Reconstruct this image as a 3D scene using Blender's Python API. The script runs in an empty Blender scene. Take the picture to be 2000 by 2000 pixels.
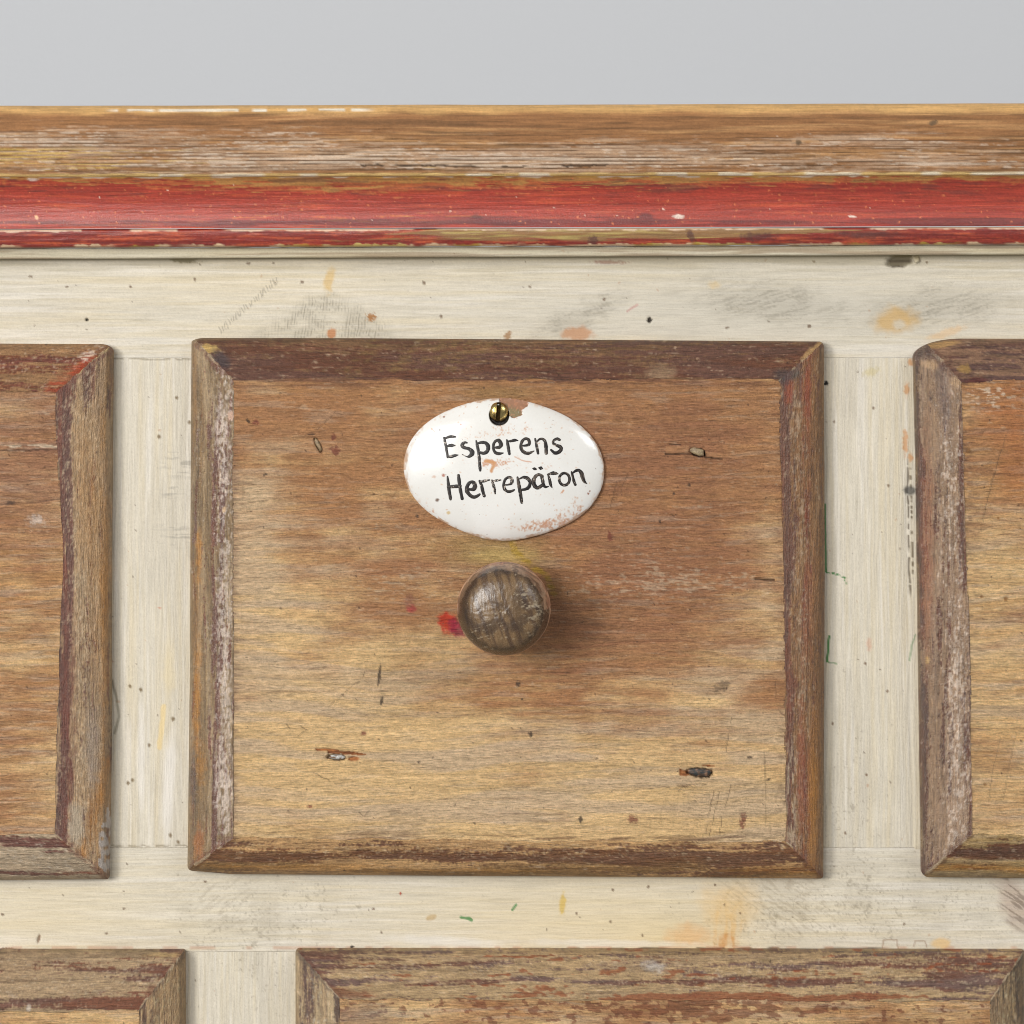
import bpy, math
import numpy as np

# ------------------------------------------------------------------ scene basics
sc = bpy.context.scene
S = 1.0 / 6000.0            # metres per measured unit (the view is 2000 units = 333 mm wide)
D = 1.10                    # camera distance in front of the cabinet face (metres)
ZC = 0.050                  # camera height above the middle of the view

cam_d = bpy.data.cameras.new('camera')
cam = bpy.data.objects.new('camera', cam_d)
sc.collection.objects.link(cam)
cam.location = (0, -D, ZC)
cam.rotation_euler = (math.radians(90), 0, 0)
cam_d.sensor_width = 36
cam_d.lens = 36 * D / (2000 * S)
cam_d.shift_y = -ZC / (2000 * S)
cam_d.clip_start = 0.01
cam_d.clip_end = 50
sc.camera = cam

world = bpy.data.worlds.new('World')
sc.world = world
world.use_nodes = True
bg = world.node_tree.nodes['Background']
bg.inputs[0].default_value = (0.97, 0.985, 1.0, 1)
bg.inputs[1].default_value = 0.235

def area(name, loc, target, sx, sy, power, col=(1, 1, 1)):
    l = bpy.data.lights.new(name, 'AREA')
    l.shape = 'RECTANGLE'
    l.size = sx
    l.size_y = sy
    l.energy = power
    l.color = col
    o = bpy.data.objects.new(name, l)
    sc.collection.objects.link(o)
    o.location = loc
    d = [target[i] - loc[i] for i in range(3)]
    import mathutils
    o.rotation_euler = mathutils.Vector(d).to_track_quat('-Z', 'Y').to_euler()
    return o

area('softbox_left', (-1.45, -1.80, 0.30), (0, 0, 0), 0.36, 0.60, 19.0, (1.0, 0.985, 0.955))
area('scrim_left', (-1.5, -2.5, 0.75), (0, 0, 0), 1.8, 1.6, 56.0, (1.0, 0.985, 0.955))
area('softbox_right', (1.50, -1.30, 1.00), (0, 0, 0), 0.85, 0.55, 10.5, (1.0, 0.99, 0.97))
area('softbox_backdrop', (0.0, 0.25, 1.2), (0, 1.0, 0.1), 1.6, 0.5, 3.6, (0.98, 0.99, 1.0))

sc.view_settings.view_transform = 'Standard'
sc.view_settings.look = 'None'
sc.view_settings.exposure = 0.0
sc.view_settings.gamma = 1.0
sc.render.engine = 'CYCLES'
sc.cycles.pixel_filter_type = 'BLACKMAN_HARRIS'
sc.cycles.filter_width = 1.0

# ------------------------------------------------------------------ numeric helpers
def lin(*c):
    c = np.array(c, dtype=np.float64) / 255.0
    return np.where(c <= 0.04045, c / 12.92, ((c + 0.055) / 1.055) ** 2.4)

def _h(ix, iy, seed):
    n = (ix.astype(np.int64) * 374761393 + iy.astype(np.int64) * 668265263 + int(seed) * 1274126177) & 0xFFFFFFFF
    n = ((n ^ (n >> 13)) * 1274126177) & 0xFFFFFFFF
    n = n ^ (n >> 16)
    return (n & 0xFFFFFF) / float(0xFFFFFF)

def vn(x, y, seed=0):
    x = np.asarray(x, float); y = np.asarray(y, float)
    x, y = np.broadcast_arrays(x, y)
    ix = np.floor(x); iy = np.floor(y)
    fx = x - ix; fy = y - iy
    fx = fx * fx * (3 - 2 * fx); fy = fy * fy * (3 - 2 * fy)
    a = _h(ix, iy, seed); b = _h(ix + 1, iy, seed)
    c = _h(ix, iy + 1, seed); d = _h(ix + 1, iy + 1, seed)
    return (a * (1 - fx) + b * fx) * (1 - fy) + (c * (1 - fx) + d * fx) * fy

def fbm(x, y, seed=0, o=3):
    s = 0; a = 1; t = 0
    for i in range(o):
        s = s + a * vn(x * 2 ** i + 17.3 * i, y * 2 ** i - 9.1 * i, seed + i * 31)
        t += a; a *= 0.55
    return s / t

def ss(x, a, b):
    t = np.clip((x - a) / (b - a), 0, 1)
    return t * t * (3 - 2 * t)

def streak(u, v, l, w, seed, o=3, warp=7):
    """noise drawn out along u: strokes about l long and w wide"""
    vv = v + warp * 2 * (fbm(u / 260.0, v / 170.0, seed + 5, 2) - 0.5) * 2
    n = fbm(u / l, vv / w, seed, o)
    return np.clip((n - 0.5) * 1.75 + 0.5, 0, 1)

def field(x, y, base, gs):
    f = np.full(np.broadcast(x, y).shape, float(base))
    for (cx, cy, sx, sy, a) in gs:
        f = f + a * np.exp(-0.5 * (((x - cx) / sx) ** 2 + ((y - cy) / sy) ** 2))
    return f

def mixc(c, col, m):
    m = np.clip(m, 0, 1)[..., None]
    return c * (1 - m) + col * m

def blob(x, y, cx, cy, rx, ry, ang=0, soft=0.35, rag=0.35, seed=1, ns=9.0):
    a = math.radians(ang)
    dx = x - cx; dy = y - cy
    u = (dx * math.cos(a) + dy * math.sin(a)) / rx
    v = (-dx * math.sin(a) + dy * math.cos(a)) / ry
    r = np.sqrt(u * u + v * v) + rag * 2 * (fbm(x / ns, y / ns, seed, 3) - 0.5)
    return 1 - ss(r, 1 - soft, 1 + soft)

def pline(x, y, pts, w, soft=1.0, wob=0.0, seed=3):
    """mask of a thin line through pts"""
    m = np.zeros(np.broadcast(x, y).shape)
    xs = [p[0] for p in pts]; ys = [p[1] for p in pts]
    pad = w + soft + wob + 4
    box = (x > min(xs) - pad) & (x < max(xs) + pad) & (y > min(ys) - pad) & (y < max(ys) + pad)
    if not box.any():
        return m
    X = x[box]; Y = y[box]
    if wob:
        X = X + wob * 2 * (vn(X / 9, Y / 9, seed) - 0.5); Y = Y + wob * 2 * (vn(X / 9, Y / 9, seed + 1) - 0.5)
    best = np.full(X.shape, 1e9)
    for (x0, y0), (x1, y1) in zip(pts[:-1], pts[1:]):
        L = (x1 - x0) ** 2 + (y1 - y0) ** 2 + 1e-9
        t = np.clip(((X - x0) * (x1 - x0) + (Y - y0) * (y1 - y0)) / L, 0, 1)
        best = np.minimum(best, np.hypot(X - x0 - t * (x1 - x0), Y - y0 - t * (y1 - y0)))
    m[box] = 1 - ss(best, w, w + soft)
    return m

def inpoly(x, y, poly):
    m = np.zeros(x.shape, bool)
    n = len(poly)
    for i in range(n):
        x0, y0 = poly[i]; x1, y1 = poly[(i + 1) % n]
        if y0 == y1:
            continue
        c = ((y0 > y) != (y1 > y)) & (x < (x1 - x0) * (y - y0) / (y1 - y0) + x0)
        m ^= c
    return m

def flecks(x, y, sx, sy, dens, seed, r0=1.2, r1=2.6):
    """sparse small spots: cells of sx by sy of which a share dens carries a spot"""
    gx = np.floor(x / sx); gy = np.floor(y / sy)
    on = _h(gx, gy, seed) < dens
    cx = (gx + 0.2 + 0.6 * _h(gx, gy, seed + 1)) * sx
    cy = (gy + 0.2 + 0.6 * _h(gx, gy, seed + 2)) * sy
    r = r0 + (r1 - r0) * _h(gx, gy, seed + 3) ** 2
    dx = x - cx; dy = y - cy
    a = _h(gx, gy, seed + 4) * 3.14
    u = dx * np.cos(a) + dy * np.sin(a); v = -dx * np.sin(a) + dy * np.cos(a)
    d = np.hypot(u / 1.5, v / (0.6 + .4 * _h(gx, gy, seed + 5))) + .6 * (vn(x / 2.5, y / 2.5, seed + 6) - .5)
    return on * (1 - ss(d / r, 0.6, 1.2))

def W(px, py, d):
    """measured position on the photograph, d mm proud of the cabinet face -> world metres"""
    k = (D - d * 0.001) / D
    X = (px - 1000) * S * k
    Z = ZC + ((1000 - py) * S - ZC) * k
    return np.stack([X, np.broadcast_to(-d * 0.001, np.shape(X)) * np.ones_like(X), Z], -1)

STEP = 2.2
def axis(a, b, lo=-30, hi=2030, step=STEP, far=26.0):
    out = [a]
    x = a
    while x < b - 1e-6:
        st = step if (lo < x + step and x < hi) else far
        if x < lo and x + st > lo: st = max(lo - x, step)
        x = min(x + st, b)
        out.append(x)
    return np.array(out)

# ------------------------------------------------------------------ object helpers
def put(o, parent=None):
    sc.collection.objects.link(o)
    if parent is not None:
        o.parent = parent
    return o

def thing(name, label, cat, loc, group=None):
    o = bpy.data.objects.new(name, None)
    o.empty_display_size = 0.02
    o.location = loc
    o['label'] = label; o['category'] = cat
    if group: o['group'] = group
    return put(o)

def mesh_obj(name, verts, faces, mat, parent=None, col=None, rgh=None, smooth=True, label=None):
    verts = np.asarray(verts, float).reshape(-1, 3)
    if parent is not None:
        p = parent; off = np.zeros(3)
        while p is not None:
            off = off + np.array(p.location); p = p.parent
        verts = verts - off
    me = bpy.data.meshes.new(name)
    if isinstance(faces, np.ndarray) and faces.ndim == 2:
        nf, k = faces.shape
        me.vertices.add(len(verts)); me.vertices.foreach_set('co', verts.astype(np.float32).ravel())
        me.loops.add(nf * k); me.loops.foreach_set('vertex_index', faces.astype(np.int32).ravel())
        me.polygons.add(nf)
        me.polygons.foreach_set('loop_start', (np.arange(nf) * k).astype(np.int32))
        me.update(calc_edges=True)
    else:
        me.from_pydata(verts.tolist(), [], faces); me.update()
    if smooth:
        me.polygons.foreach_set('use_smooth', np.ones(len(me.polygons), dtype=bool))
    n = len(verts)
    if col is not None:
        c = np.ones((n, 4), np.float32); c[:, :3] = np.clip(np.asarray(col).reshape(-1, 3), 0.002, 1)
        at = me.attributes.new('Col', 'FLOAT_COLOR', 'POINT'); at.data.foreach_set('color', c.ravel())
    r = np.full(n, 0.55, np.float32) if rgh is None else np.clip(np.asarray(rgh, np.float32).ravel(), 0.05, 1)
    at = me.attributes.new('Rgh', 'FLOAT', 'POINT'); at.data.foreach_set('value', r)
    me.materials.append(mat)
    o = bpy.data.objects.new(name, me)
    if label: o['label'] = label
    return put(o, parent)

def gridfaces(n, m, off=0, flip=False, wrap=False):
    i = np.arange(n - 1)[:, None]; mm = m if wrap else m - 1
    j = np.arange(mm)[None, :]
    a = i * m + j; b = i * m + (j + 1) % m; c = (i + 1) * m + (j + 1) % m; d = (i + 1) * m + j
    f = np.stack([a, b, c, d], -1).reshape(-1, 4) + off
    return f[:, ::-1] if flip else f

def grid_obj(name, P, mat, parent, col, rgh, flip=False, wrap=False, label=None):
    n, m = P.shape[:2]
    return mesh_obj(name, P, gridfaces(n, m, 0, flip, wrap), mat, parent, col, rgh, True, label)

# ------------------------------------------------------------------ materials
def aged(name, along='x', fine=(2400, 170), amt=0.30, bump=0.35, bdist=0.00012, pit=0.0, coat=0.0, spec=0.5, cross=0.0):
    """paint or wood whose layout of colours comes with the surface; nodes add grain, fine relief and wear"""
    m = bpy.data.materials.new(name); m.use_nodes = True
    nt = m.node_tree; N = nt.nodes; L = nt.links
    b = N['Principled BSDF']
    at = N.new('ShaderNodeAttribute'); at.attribute_name = 'Col'
    ar = N.new('ShaderNodeAttribute'); ar.attribute_name = 'Rgh'
    tc = N.new('ShaderNodeTexCoord')
    def noise(sx, sy, sz, det=3, rough=0.6):
        mp = N.new('ShaderNodeMapping'); mp.inputs['Scale'].default_value = (sx, sy, sz)
        L.new(tc.outputs['Object'], mp.inputs['Vector'])
        n = N.new('ShaderNodeTexNoise'); n.inputs['Scale'].default_value = 1
        n.inputs['Detail'].default_value = det; n.inputs['Roughness'].default_value = rough
        L.new(mp.outputs[0], n.inputs['Vector'])
        return n.outputs['Fac']
    a, c = fine
    if along == 'x': g = noise(c, a * 0.3, a)
    elif along == 'z': g = noise(a, a * 0.3, c)
    else: g = noise(a, a, a)
    iso = noise(1900, 1900, 1900, 3, 0.8)
    def math_(op, p, q):
        n = N.new('ShaderNodeMath'); n.operation = op
        for i, v in enumerate((p, q)):
            if hasattr(v, 'links') or not isinstance(v, (int, float)): L.new(v, n.inputs[i])
            else: n.inputs[i].default_value = v
        return n.outputs[0]
    comb = math_('ADD', math_('MULTIPLY', g, 0.6), math_('MULTIPLY', iso, 0.4))
    mr = N.new('ShaderNodeMapRange')
    mr.inputs['From Min'].default_value = 0.32; mr.inputs['From Max'].default_value = 0.68
    mr.inputs['To Min'].default_value = 1 - amt; mr.inputs['To Max'].default_value = 1 + amt
    L.new(comb, mr.inputs['Value'])
    vm = N.new('ShaderNodeVectorMath'); vm.operation = 'SCALE'
    L.new(at.outputs['Color'], vm.inputs[0]); L.new(mr.outputs[0], vm.inputs['Scale'])
    L.new(vm.outputs[0], b.inputs['Base Color'])
    rr = math_('ADD', ar.outputs['Fac'], math_('MULTIPLY', math_('SUBTRACT', iso, 0.5), 0.35))
    L.new(rr, b.inputs['Roughness'])
    h = comb
    if cross:
        g2 = noise(a, a * 0.3, c) if along == 'x' else noise(c, a * 0.3, a)
        h = math_('ADD', comb, math_('MULTIPLY', g2, cross))
    bp = N.new('ShaderNodeBump'); bp.inputs['Strength'].default_value = bump; bp.inputs['Distance'].default_value = bdist
    L.new(h, bp.inputs['Height']); L.new(bp.outputs[0], b.inputs['Normal'])
    b.inputs['Specular IOR Level'].default_value = spec
    if coat:
        b.inputs['Coat Weight'].default_value = coat; b.inputs['Coat Roughness'].default_value = 0.28
        L.new(bp.outputs[0], b.inputs['Coat Normal'])
    return m

M_panel = aged('brown_glazed_wood', 'x', (2000, 300), 0.36, 1.0, 0.0014)
M_side = aged('brown_glazed_wood_upright_grain', 'z', (2000, 260), 0.44, 1.0, 0.0011, spec=1.0, cross=0.22)
M_long = aged('brown_glazed_wood_level_grain', 'x', (2000, 280), 0.44, 1.0, 0.0012)
M_cream_x = aged('cream_paint_level_strokes', 'x', (1400, 90), 0.11, 1.0, 0.0004, spec=0.35)
M_cream_z = aged('cream_paint_upright_strokes', 'z', (1400, 90), 0.11, 1.0, 0.0004, spec=0.35)
M_worn = aged('weathered_bare_wood', 'x', (1600, 90), 0.28, 1.0, 0.0006, spec=0.3)
M_red = aged('worn_red_paint', 'x', (1600, 100), 0.22, 0.8, 0.0003, spec=0.75, coat=0.5)
M_knob = aged('stained_knob_wood', 'z', (1400, 190), 0.25, 0.8, 0.00022, spec=0.8)
M_china = aged('white_glazed_china', 'i', (1200, 1200), 0.02, 0.15, 0.00005, spec=0.5, coat=0.8)
M_china.node_tree.nodes['Principled BSDF'].inputs['Coat Roughness'].default_value = 0.13
M_nail = aged('rusty_nail_iron', 'i', (3000, 3000), 0.5, 0.8, 0.0003, spec=0.5)

# ------------------------------------------------------------------ backdrop
def simple(name, col, rough=0.8, metal=0.0):
    m = bpy.data.materials.new(name); m.use_nodes = True
    b = m.node_tree.nodes['Principled BSDF']
    b.inputs['Base Color'].default_value = (*col, 1); b.inputs['Roughness'].default_value = rough
    b.inputs['Metallic'].default_value = metal
    return m

def paper():
    m = simple('grey_backdrop_paper', (0.64, 0.65, 0.67), 0.9)
    nt = m.node_tree; N = nt.nodes; L = nt.links
    tc = N.new('ShaderNodeTexCoord'); n = N.new('ShaderNodeTexNoise'); n.inputs['Scale'].default_value = 260
    L.new(tc.outputs['Object'], n.inputs['Vector'])
    bp = N.new('ShaderNodeBump'); bp.inputs['Strength'].default_value = 0.1; bp.inputs['Distance'].default_value = 0.001
    L.new(n.outputs['Fac'], bp.inputs['Height']); L.new(bp.outputs[0], N['Principled BSDF'].inputs['Normal'])
    return m

xs = np.linspace(-2.2, 2.2, 12)
prof = [(1.1, 2.2), (1.1, 1.2), (1.1, 0.0), (1.1, -1.2)]
P = np.array([[(x, y, z) for x in xs] for (y, z) in prof])
bd = grid_obj('backdrop', P, paper(), None, None, None)
bd['kind'] = 'structure'

# ------------------------------------------------------------------ the cabinet carcass
cab = thing('chest_of_drawers', 'old painted chest with cream frame, red cove moulding and bare brown wooden top edge',
            'chest of drawers', (0, 0.10, -0.34))

CREAM = lin(217, 208, 190); CREAMY = lin(216, 201, 170); CGREY = lin(204, 195, 178); WHITE = lin(232, 225, 214)

def cream_col(x, y, vert, seed):
    u, v = (y, x) if vert else (x, y)
    c = np.broadcast_to(CREAM, x.shape + (3,)).copy()
    s1 = .6 * streak(u, v, 420, 11, seed, 4, 3) + .4 * streak(u, v, 160, 4.5, seed + 41, 3, 3)
    s2 = streak(u, v, 260, 40, seed + 1, 3)
    c = mixc(c, CREAMY, 0.6 * ss(s1, 0.30, 0.9))
    c = mixc(c, CGREY, 0.5 * ss(s2, 0.45, 1.0))
    c = mixc(c, WHITE, 0.45 * ss(streak(u, v, 300, 7, seed + 2, 3, 3), 0.58, 0.95))
    c = c * (1 + .10 * (streak(u, v, 70, 3.6, seed + 43, 2, 2) - .5) + .07 * (vn(x / 3.4, y / 3.4, seed + 44) - .5) + .07 * (_h(np.floor(x / 2.2), np.floor(y / 2.2), seed + 45) - .5))[..., None]
    # warm stained area on the middle rail and the lower right
    c = mixc(c, lin(228, 206, 160), field(x, y, 0, [(1150, 1800, 260, 60, 0.55), (1330, 1850, 90, 40, 0.5), (90, 1790, 160, 50, .35), (560, 560, 200, 30, .18)]))
    c = mixc(c, lin(206, 199, 184), field(x, y, 0, [(1350, 610, 330, 45, 0.5), (1650, 600, 260, 40, 0.5)]))
    # fine dark stipple where dirt sits in the paint
    dirt = field(x, y, 0.12, [(460, 1790, 130, 60, .5), (1600, 1790, 180, 60, .5), (1480, 1800, 80, 50, .4), (520, 1900, 90, 100, .4), (1900, 1760, 80, 70, .35),
                              (1650, 1600, 60, 120, .35), (1640, 1650, 40, 90, .3), (1400, 600, 60, 30, .2), (650, 1760, 60, 40, .3), (1750, 1750, 80, 80, .3)])
    st = vn(x / 3.1, y / 3.1, seed + 8) * 0.5 + 0.5 * vn(x / 5.5, y / 4.1, seed + 9)
    c = mixc(c, lin(150, 138, 116), 0.20 * np.clip(dirt - .1, 0, 1) * ss(fbm(x / 40, y / 40, seed + 81, 2), .3, .7))
    st = .5 * vn(x / 2.7, y / 2.7, seed + 8) + .3 * vn(x / 4.4, y / 4.0, seed + 9) + .2 * vn(x / 15, y / 15, seed + 82)
    c = mixc(c, lin(126, 112, 90), 0.42 * ss(st, 0.80 - 0.30 * dirt, 1.02 - 0.25 * dirt))
    # thin scratches along the strokes
    sc_ = vn(u / 90.0, v / 2.6, seed + 11)
    c = mixc(c, lin(176, 164, 138), 0.25 * ss(sc_, 0.82, 0.97))
    # specks
    c = mixc(c, lin(96, 72, 48), 0.7 * flecks(x, y, 46, 44, 0.17, seed + 20, .6, 2.2))
    c = mixc(c, lin(176, 120, 70), 0.4 * flecks(x, y, 66, 58, 0.16, seed + 27, 1, 3))
    return c

def cracks_band(c, x, y, x0, x1, y0, y1, sp, tilt, seed, strength=0.7, shape=None):
    """rows of short upright hairline cracks inside a patch"""
    u = (x + tilt * (y - y0)) / sp
    wav = 1.6 * (vn(x / 22, y / 16, seed) - 0.5)
    fr = np.abs(((u + wav * 0.35) % 1.0) - 0.5) * 2
    br = vn(x / 6, y / 5.5, seed + 3)
    inside = ss(x, x0, x0 + 30) * (1 - ss(x, x1 - 30, x1)) * ss(y, y0, y0 + 25) * (1 - ss(y, y1 - 15, y1))
    if shape is not None: inside = inside * shape
    return mixc(c, lin(116, 104, 86), strength * inside * (1 - ss(fr, 0.0, 0.8)) * ss(br, 0.25, 0.65))

def frame_piece(name, x0, x1, y0, y1, vert, seed, dz=0.0, extra=None, relief=None, yy=None):
    ax = axis(x0, x1); ay = axis(y0, y1)
    x, y = np.meshgrid(ax, ay)
    if yy is not None:           # slanted top and bottom edges
        t0, b0 = yy
        tt = (y - y0) / (y1 - y0)
        y = (y0 + t0 * (x - 1000) / 1000.0) * (1 - tt) + (y1 + b0 * (x - 1000) / 1000.0) * tt
    u, v = (y, x) if vert else (x, y)
    c = cream_col(x, y, vert, seed)
    d = np.full(x.shape, 0.0)
    d = d + 0.10 * (fbm(u / 300, v / 40, seed + 3, 2) - 0.5) + 0.05 * (streak(u, v, 200, 8, seed + 4, 2) - 0.5) + .022 * (vn(u / 16, v / 3, seed + 5) - .5) + .012 * (vn(x / 3, y / 3, seed + 6) - .5)
    rg = np.full(x.shape, 0.55)
    if extra is not None: c, d, rg = extra(x, y, c, d, rg)
    d = d * ss(np.minimum(y - y.min(0)[None], y.max(0)[None] - y), 0, 9) - (.03 if vert else 0)
    P = W(x, y, d)
    # turn the edges back so that every member is a board, not a sheet
    def ring(arr, k): return np.concatenate([arr[:1], arr[:1], arr, arr[-1:], arr[-1:]], 0) if k == 0 else np.concatenate([arr[:, :1], arr[:, :1], arr, arr[:, -1:], arr[:, -1:]], 1)
    for k in (0, 1):
        P = ring(P, k); c = ring(c, k); d = ring(d, k); rg = ring(rg, k)
    P = P.copy()
    for sl in ((0, slice(None)), (-1, slice(None)), (slice(None), 0), (slice(None), -1)):
        P[sl][..., 1] = 0.020
    return grid_obj(name, P, M_cream_z if vert else M_cream_x, cab, c, rg)

def ex_top(x, y, c, d, rg):
    # grazed paint with rows of hairlines
    tri = ss(y - (560 - 0.62 * np.abs(x - 640) * -1 * 0), 0, 1)
    q_ = y - (562 + .55 * np.abs(x - 640)) + 40 * (fbm(x / 30, y / 30, 411, 2) - .5)
    sh = ss(q_, -10, 22) * ss(fbm(x / 60, y / 45, 412, 2), .25, .5)
    c = mixc(c, lin(176, 168, 150), 0.35 * sh)
    c = cracks_band(c, x, y, 500, 770, 540, 690, 6.0, 0.12, 71, 0.55, sh)
    for (a, b, n, s_) in (((430, 645), (540, 548), 26, 5),):
        for i in range(n):
            t = i / (n - 1); cx = a[0] + (b[0] - a[0]) * t; cy = a[1] + (b[1] - a[1]) * t
            L = 3 + 4 * _h(np.array(i), np.array(3), 5)
            c = mixc(c, lin(120, 110, 92), 0.5 * pline(x, y, [(cx - 1.5, cy - L), (cx + 1.5, cy + L)], 0.2, 1.5, 2.2, 9 + i))
    # greyed swirl right of the middle
    sw = blob(x, y, 1120, 625, 90, 22, -25, .6, .5, 42, 20) + blob(x, y, 1500, 590, 130, 36, 8, .7, .5, 43, 30) + blob(x, y, 1830, 600, 120, 34, -6, .7, .5, 44, 30)
    st = streak(x * math.cos(.3) - y * math.sin(.3), x * math.sin(.3) + y * math.cos(.3), 34, 3.4, 45, 2, 3)
    c = mixc(c, lin(158, 150, 134), 0.30 * np.clip(sw, 0, 1))
    c = mixc(c, lin(132, 124, 108), 0.45 * np.clip(sw, 0, 1) * ss(st * .6 + .4 * vn(x / 4, y / 3, 451), 0.42, 0.85))
    # the ring stain, the brown dabs and the rust dots
    rs = blob(x, y, 1748, 625, 42, 24, -8, .45, .35, 46, 14)
    c = mixc(c, lin(206, 166, 98), 0.75 * rs * (1 - 0.75 * blob(x, y, 1756, 634, 13, 9, 0, .5, .3, 47, 6)))
    c = mixc(c, lin(216, 186, 130), 0.5 * blob(x, y, 1395, 557, 11, 7, 0, .5, .4, 48, 6))
    c = mixc(c, lin(196, 146, 108), 0.85 * blob(x, y, 1128, 652, 30, 14, 0, .35, .5, 49, 9))
    c = mixc(c, lin(192, 130, 84), 0.9 * blob(x, y, 647, 652, 9, 11, 0, .3, .5, 50, 6))
    c = mixc(c, lin(216, 180, 112), 0.7 * blob(x, y, 643, 548, 9, 22, 12, .4, .6, 51, 8))
    c = mixc(c, lin(166, 110, 52), 0.9 * blob(x, y, 725, 619, 9, 7, 0, .3, .8, 52, 3))
    c = mixc(c, lin(160, 116, 70), 0.8 * blob(x, y, 992, 655, 6, 9, 25, .3, .6, 53, 4))
    c = mixc(c, lin(222, 186, 140), 0.6 * blob(x, y, 1850, 650, 38, 7, -18, .5, .5, 54, 8))
    hole = blob(x, y, 1269, 625, 4.8, 5.5, 0, .25, .4, 55, 3) + blob(x, y, 170, 625, 3.2, 3, 0, .3, .3, 56, 3)
    c = mixc(c, lin(45, 38, 28), np.clip(hole, 0, 1)); d = d - 0.7 * np.clip(hole, 0, 1)
    for i, (qx, qy) in enumerate([(130, 560), (485, 514), (590, 550), (828, 552), (862, 618), (1035, 560), (1180, 585), (1580, 637), (1420, 640), (60, 540), (255, 560), (1590, 510), (1810, 512), (380, 545)]):
        c = mixc(c, lin(110, 84, 60), 0.8 * blob(x, y, qx, qy, 3.4, 2.6, 20 * i, .4, .8, 57 + i, 2.5))
    c = mixc(c, lin(150, 90, 84), 0.7 * blob(x, y, 1190, 512, 30, 3.4, 2, .4, 1.0, 72, 4))
    c = mixc(c, lin(190, 110, 110), 0.5 * pline(x, y, [(1225, 608), (1245, 595)], 1.0, 2, 1, 5))
    # deep dents under the moulding with dirt in them
    dk = blob(x, y, 1760, 507, 27, 13, -14, .35, .35, 73, 8)
    c = mixc(c, lin(58, 42, 18), 0.95 * dk); d = d - 1.0 * dk
    chip = blob(x, y, 1790, 505, 6, 9, -20, .25, .35, 74, 4)
    c = mixc(c, lin(196, 184, 156), chip); d = d + 1.2 * chip
    dk = blob(x, y, 360, 508, 28, 5, 4, .3, .6, 75, 6)
    c = mixc(c, lin(84, 72, 44), 0.9 * dk); d = d - 0.6 * dk
    # grime held along the joint, then moulding shade painted on the rail below
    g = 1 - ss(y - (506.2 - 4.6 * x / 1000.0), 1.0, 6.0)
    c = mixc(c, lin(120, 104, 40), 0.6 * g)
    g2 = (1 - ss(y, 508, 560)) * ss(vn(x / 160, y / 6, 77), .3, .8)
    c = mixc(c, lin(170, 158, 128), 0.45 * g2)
    return c, d, rg

def joint(c, d, x, y, pts, w=0.7, seed=4, brk=0.35):
    k = pline(x, y, pts, w, 1.5, 1.8, seed) * ss(vn(x / 13, y / 13, seed + 2), brk - 0.2, brk + 0.1)
    c = mixc(c, lin(124, 108, 82), 0.6 * k)
    return c, d - 0.12 * k

def ex_stile_left(x, y, c, d, rg):
    c = mixc(c, WHITE, 0.75 * blob(x, y, 276, 1480, 7, 95, 0, .5, .3, 81, 30))
    c = mixc(c, WHITE, 0.9 * blob(x, y, 330, 1530, 11, 95, 3, .5, .3, 82, 30))
    c = mixc(c, lin(232, 206, 150), 0.8 * pline(x, y, [(320, 1380), (316, 1420), (311, 1460)], 3, 4, 1, 83))
    c = mixc(c, lin(228, 210, 170), 0.5 * blob(x, y, 330, 1310, 12, 45, 0, .6, .4, 84, 20))
    for i, (qx, qy, rx, ry) in enumerate([(350, 850, 42, 26), (345, 990, 50, 18), (320, 900, 30, 12)]):
        m = blob(x, y, qx + 15, qy + 60, rx, ry, 12, .6, .5, 85 + i, 18)
        c = mixc(c, lin(156, 150, 138), 0.55 * m * ss(streak(x, y, 26, 3, 88 + i, 2, 2), .48, .85))
    for i, (qx, qy) in enumerate([(345, 777), (311, 853), (370, 825), (254, 1340), (338, 1404), (291, 1455), (259, 1524), (333, 1631), (348, 1645), (275, 1347), (250, 1530)]):
        c = mixc(c, lin(118, 96, 60), 0.85 * blob(x, y, qx, qy, 3.2, 4.2, 0, .4, .5, 90 + i, 3))
    m = pline(x, y, [(218, 1330), (226, 1360), (232, 1400), (224, 1432)], 1.2, 3, 1, 95)
    c = mixc(c, lin(120, 112, 90), 0.6 * m); d = d - 0.2 * m
    c = mixc(c, lin(196, 128, 96), 0.7 * blob(x, y, 312, 1187, 4, 2, 10, .4, .4, 99, 3))
    c, d = joint(c, d, x, y, [(216, 1652), (260, 1653), (300, 1651.5), (340, 1652), (372, 1652)], .5, 961)
    c, d = joint(c, d, x, y, [(222, 702), (262, 700.5), (300, 702), (340, 701), (374, 702)], .6, 962, .3)
    return c, d, rg

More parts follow.
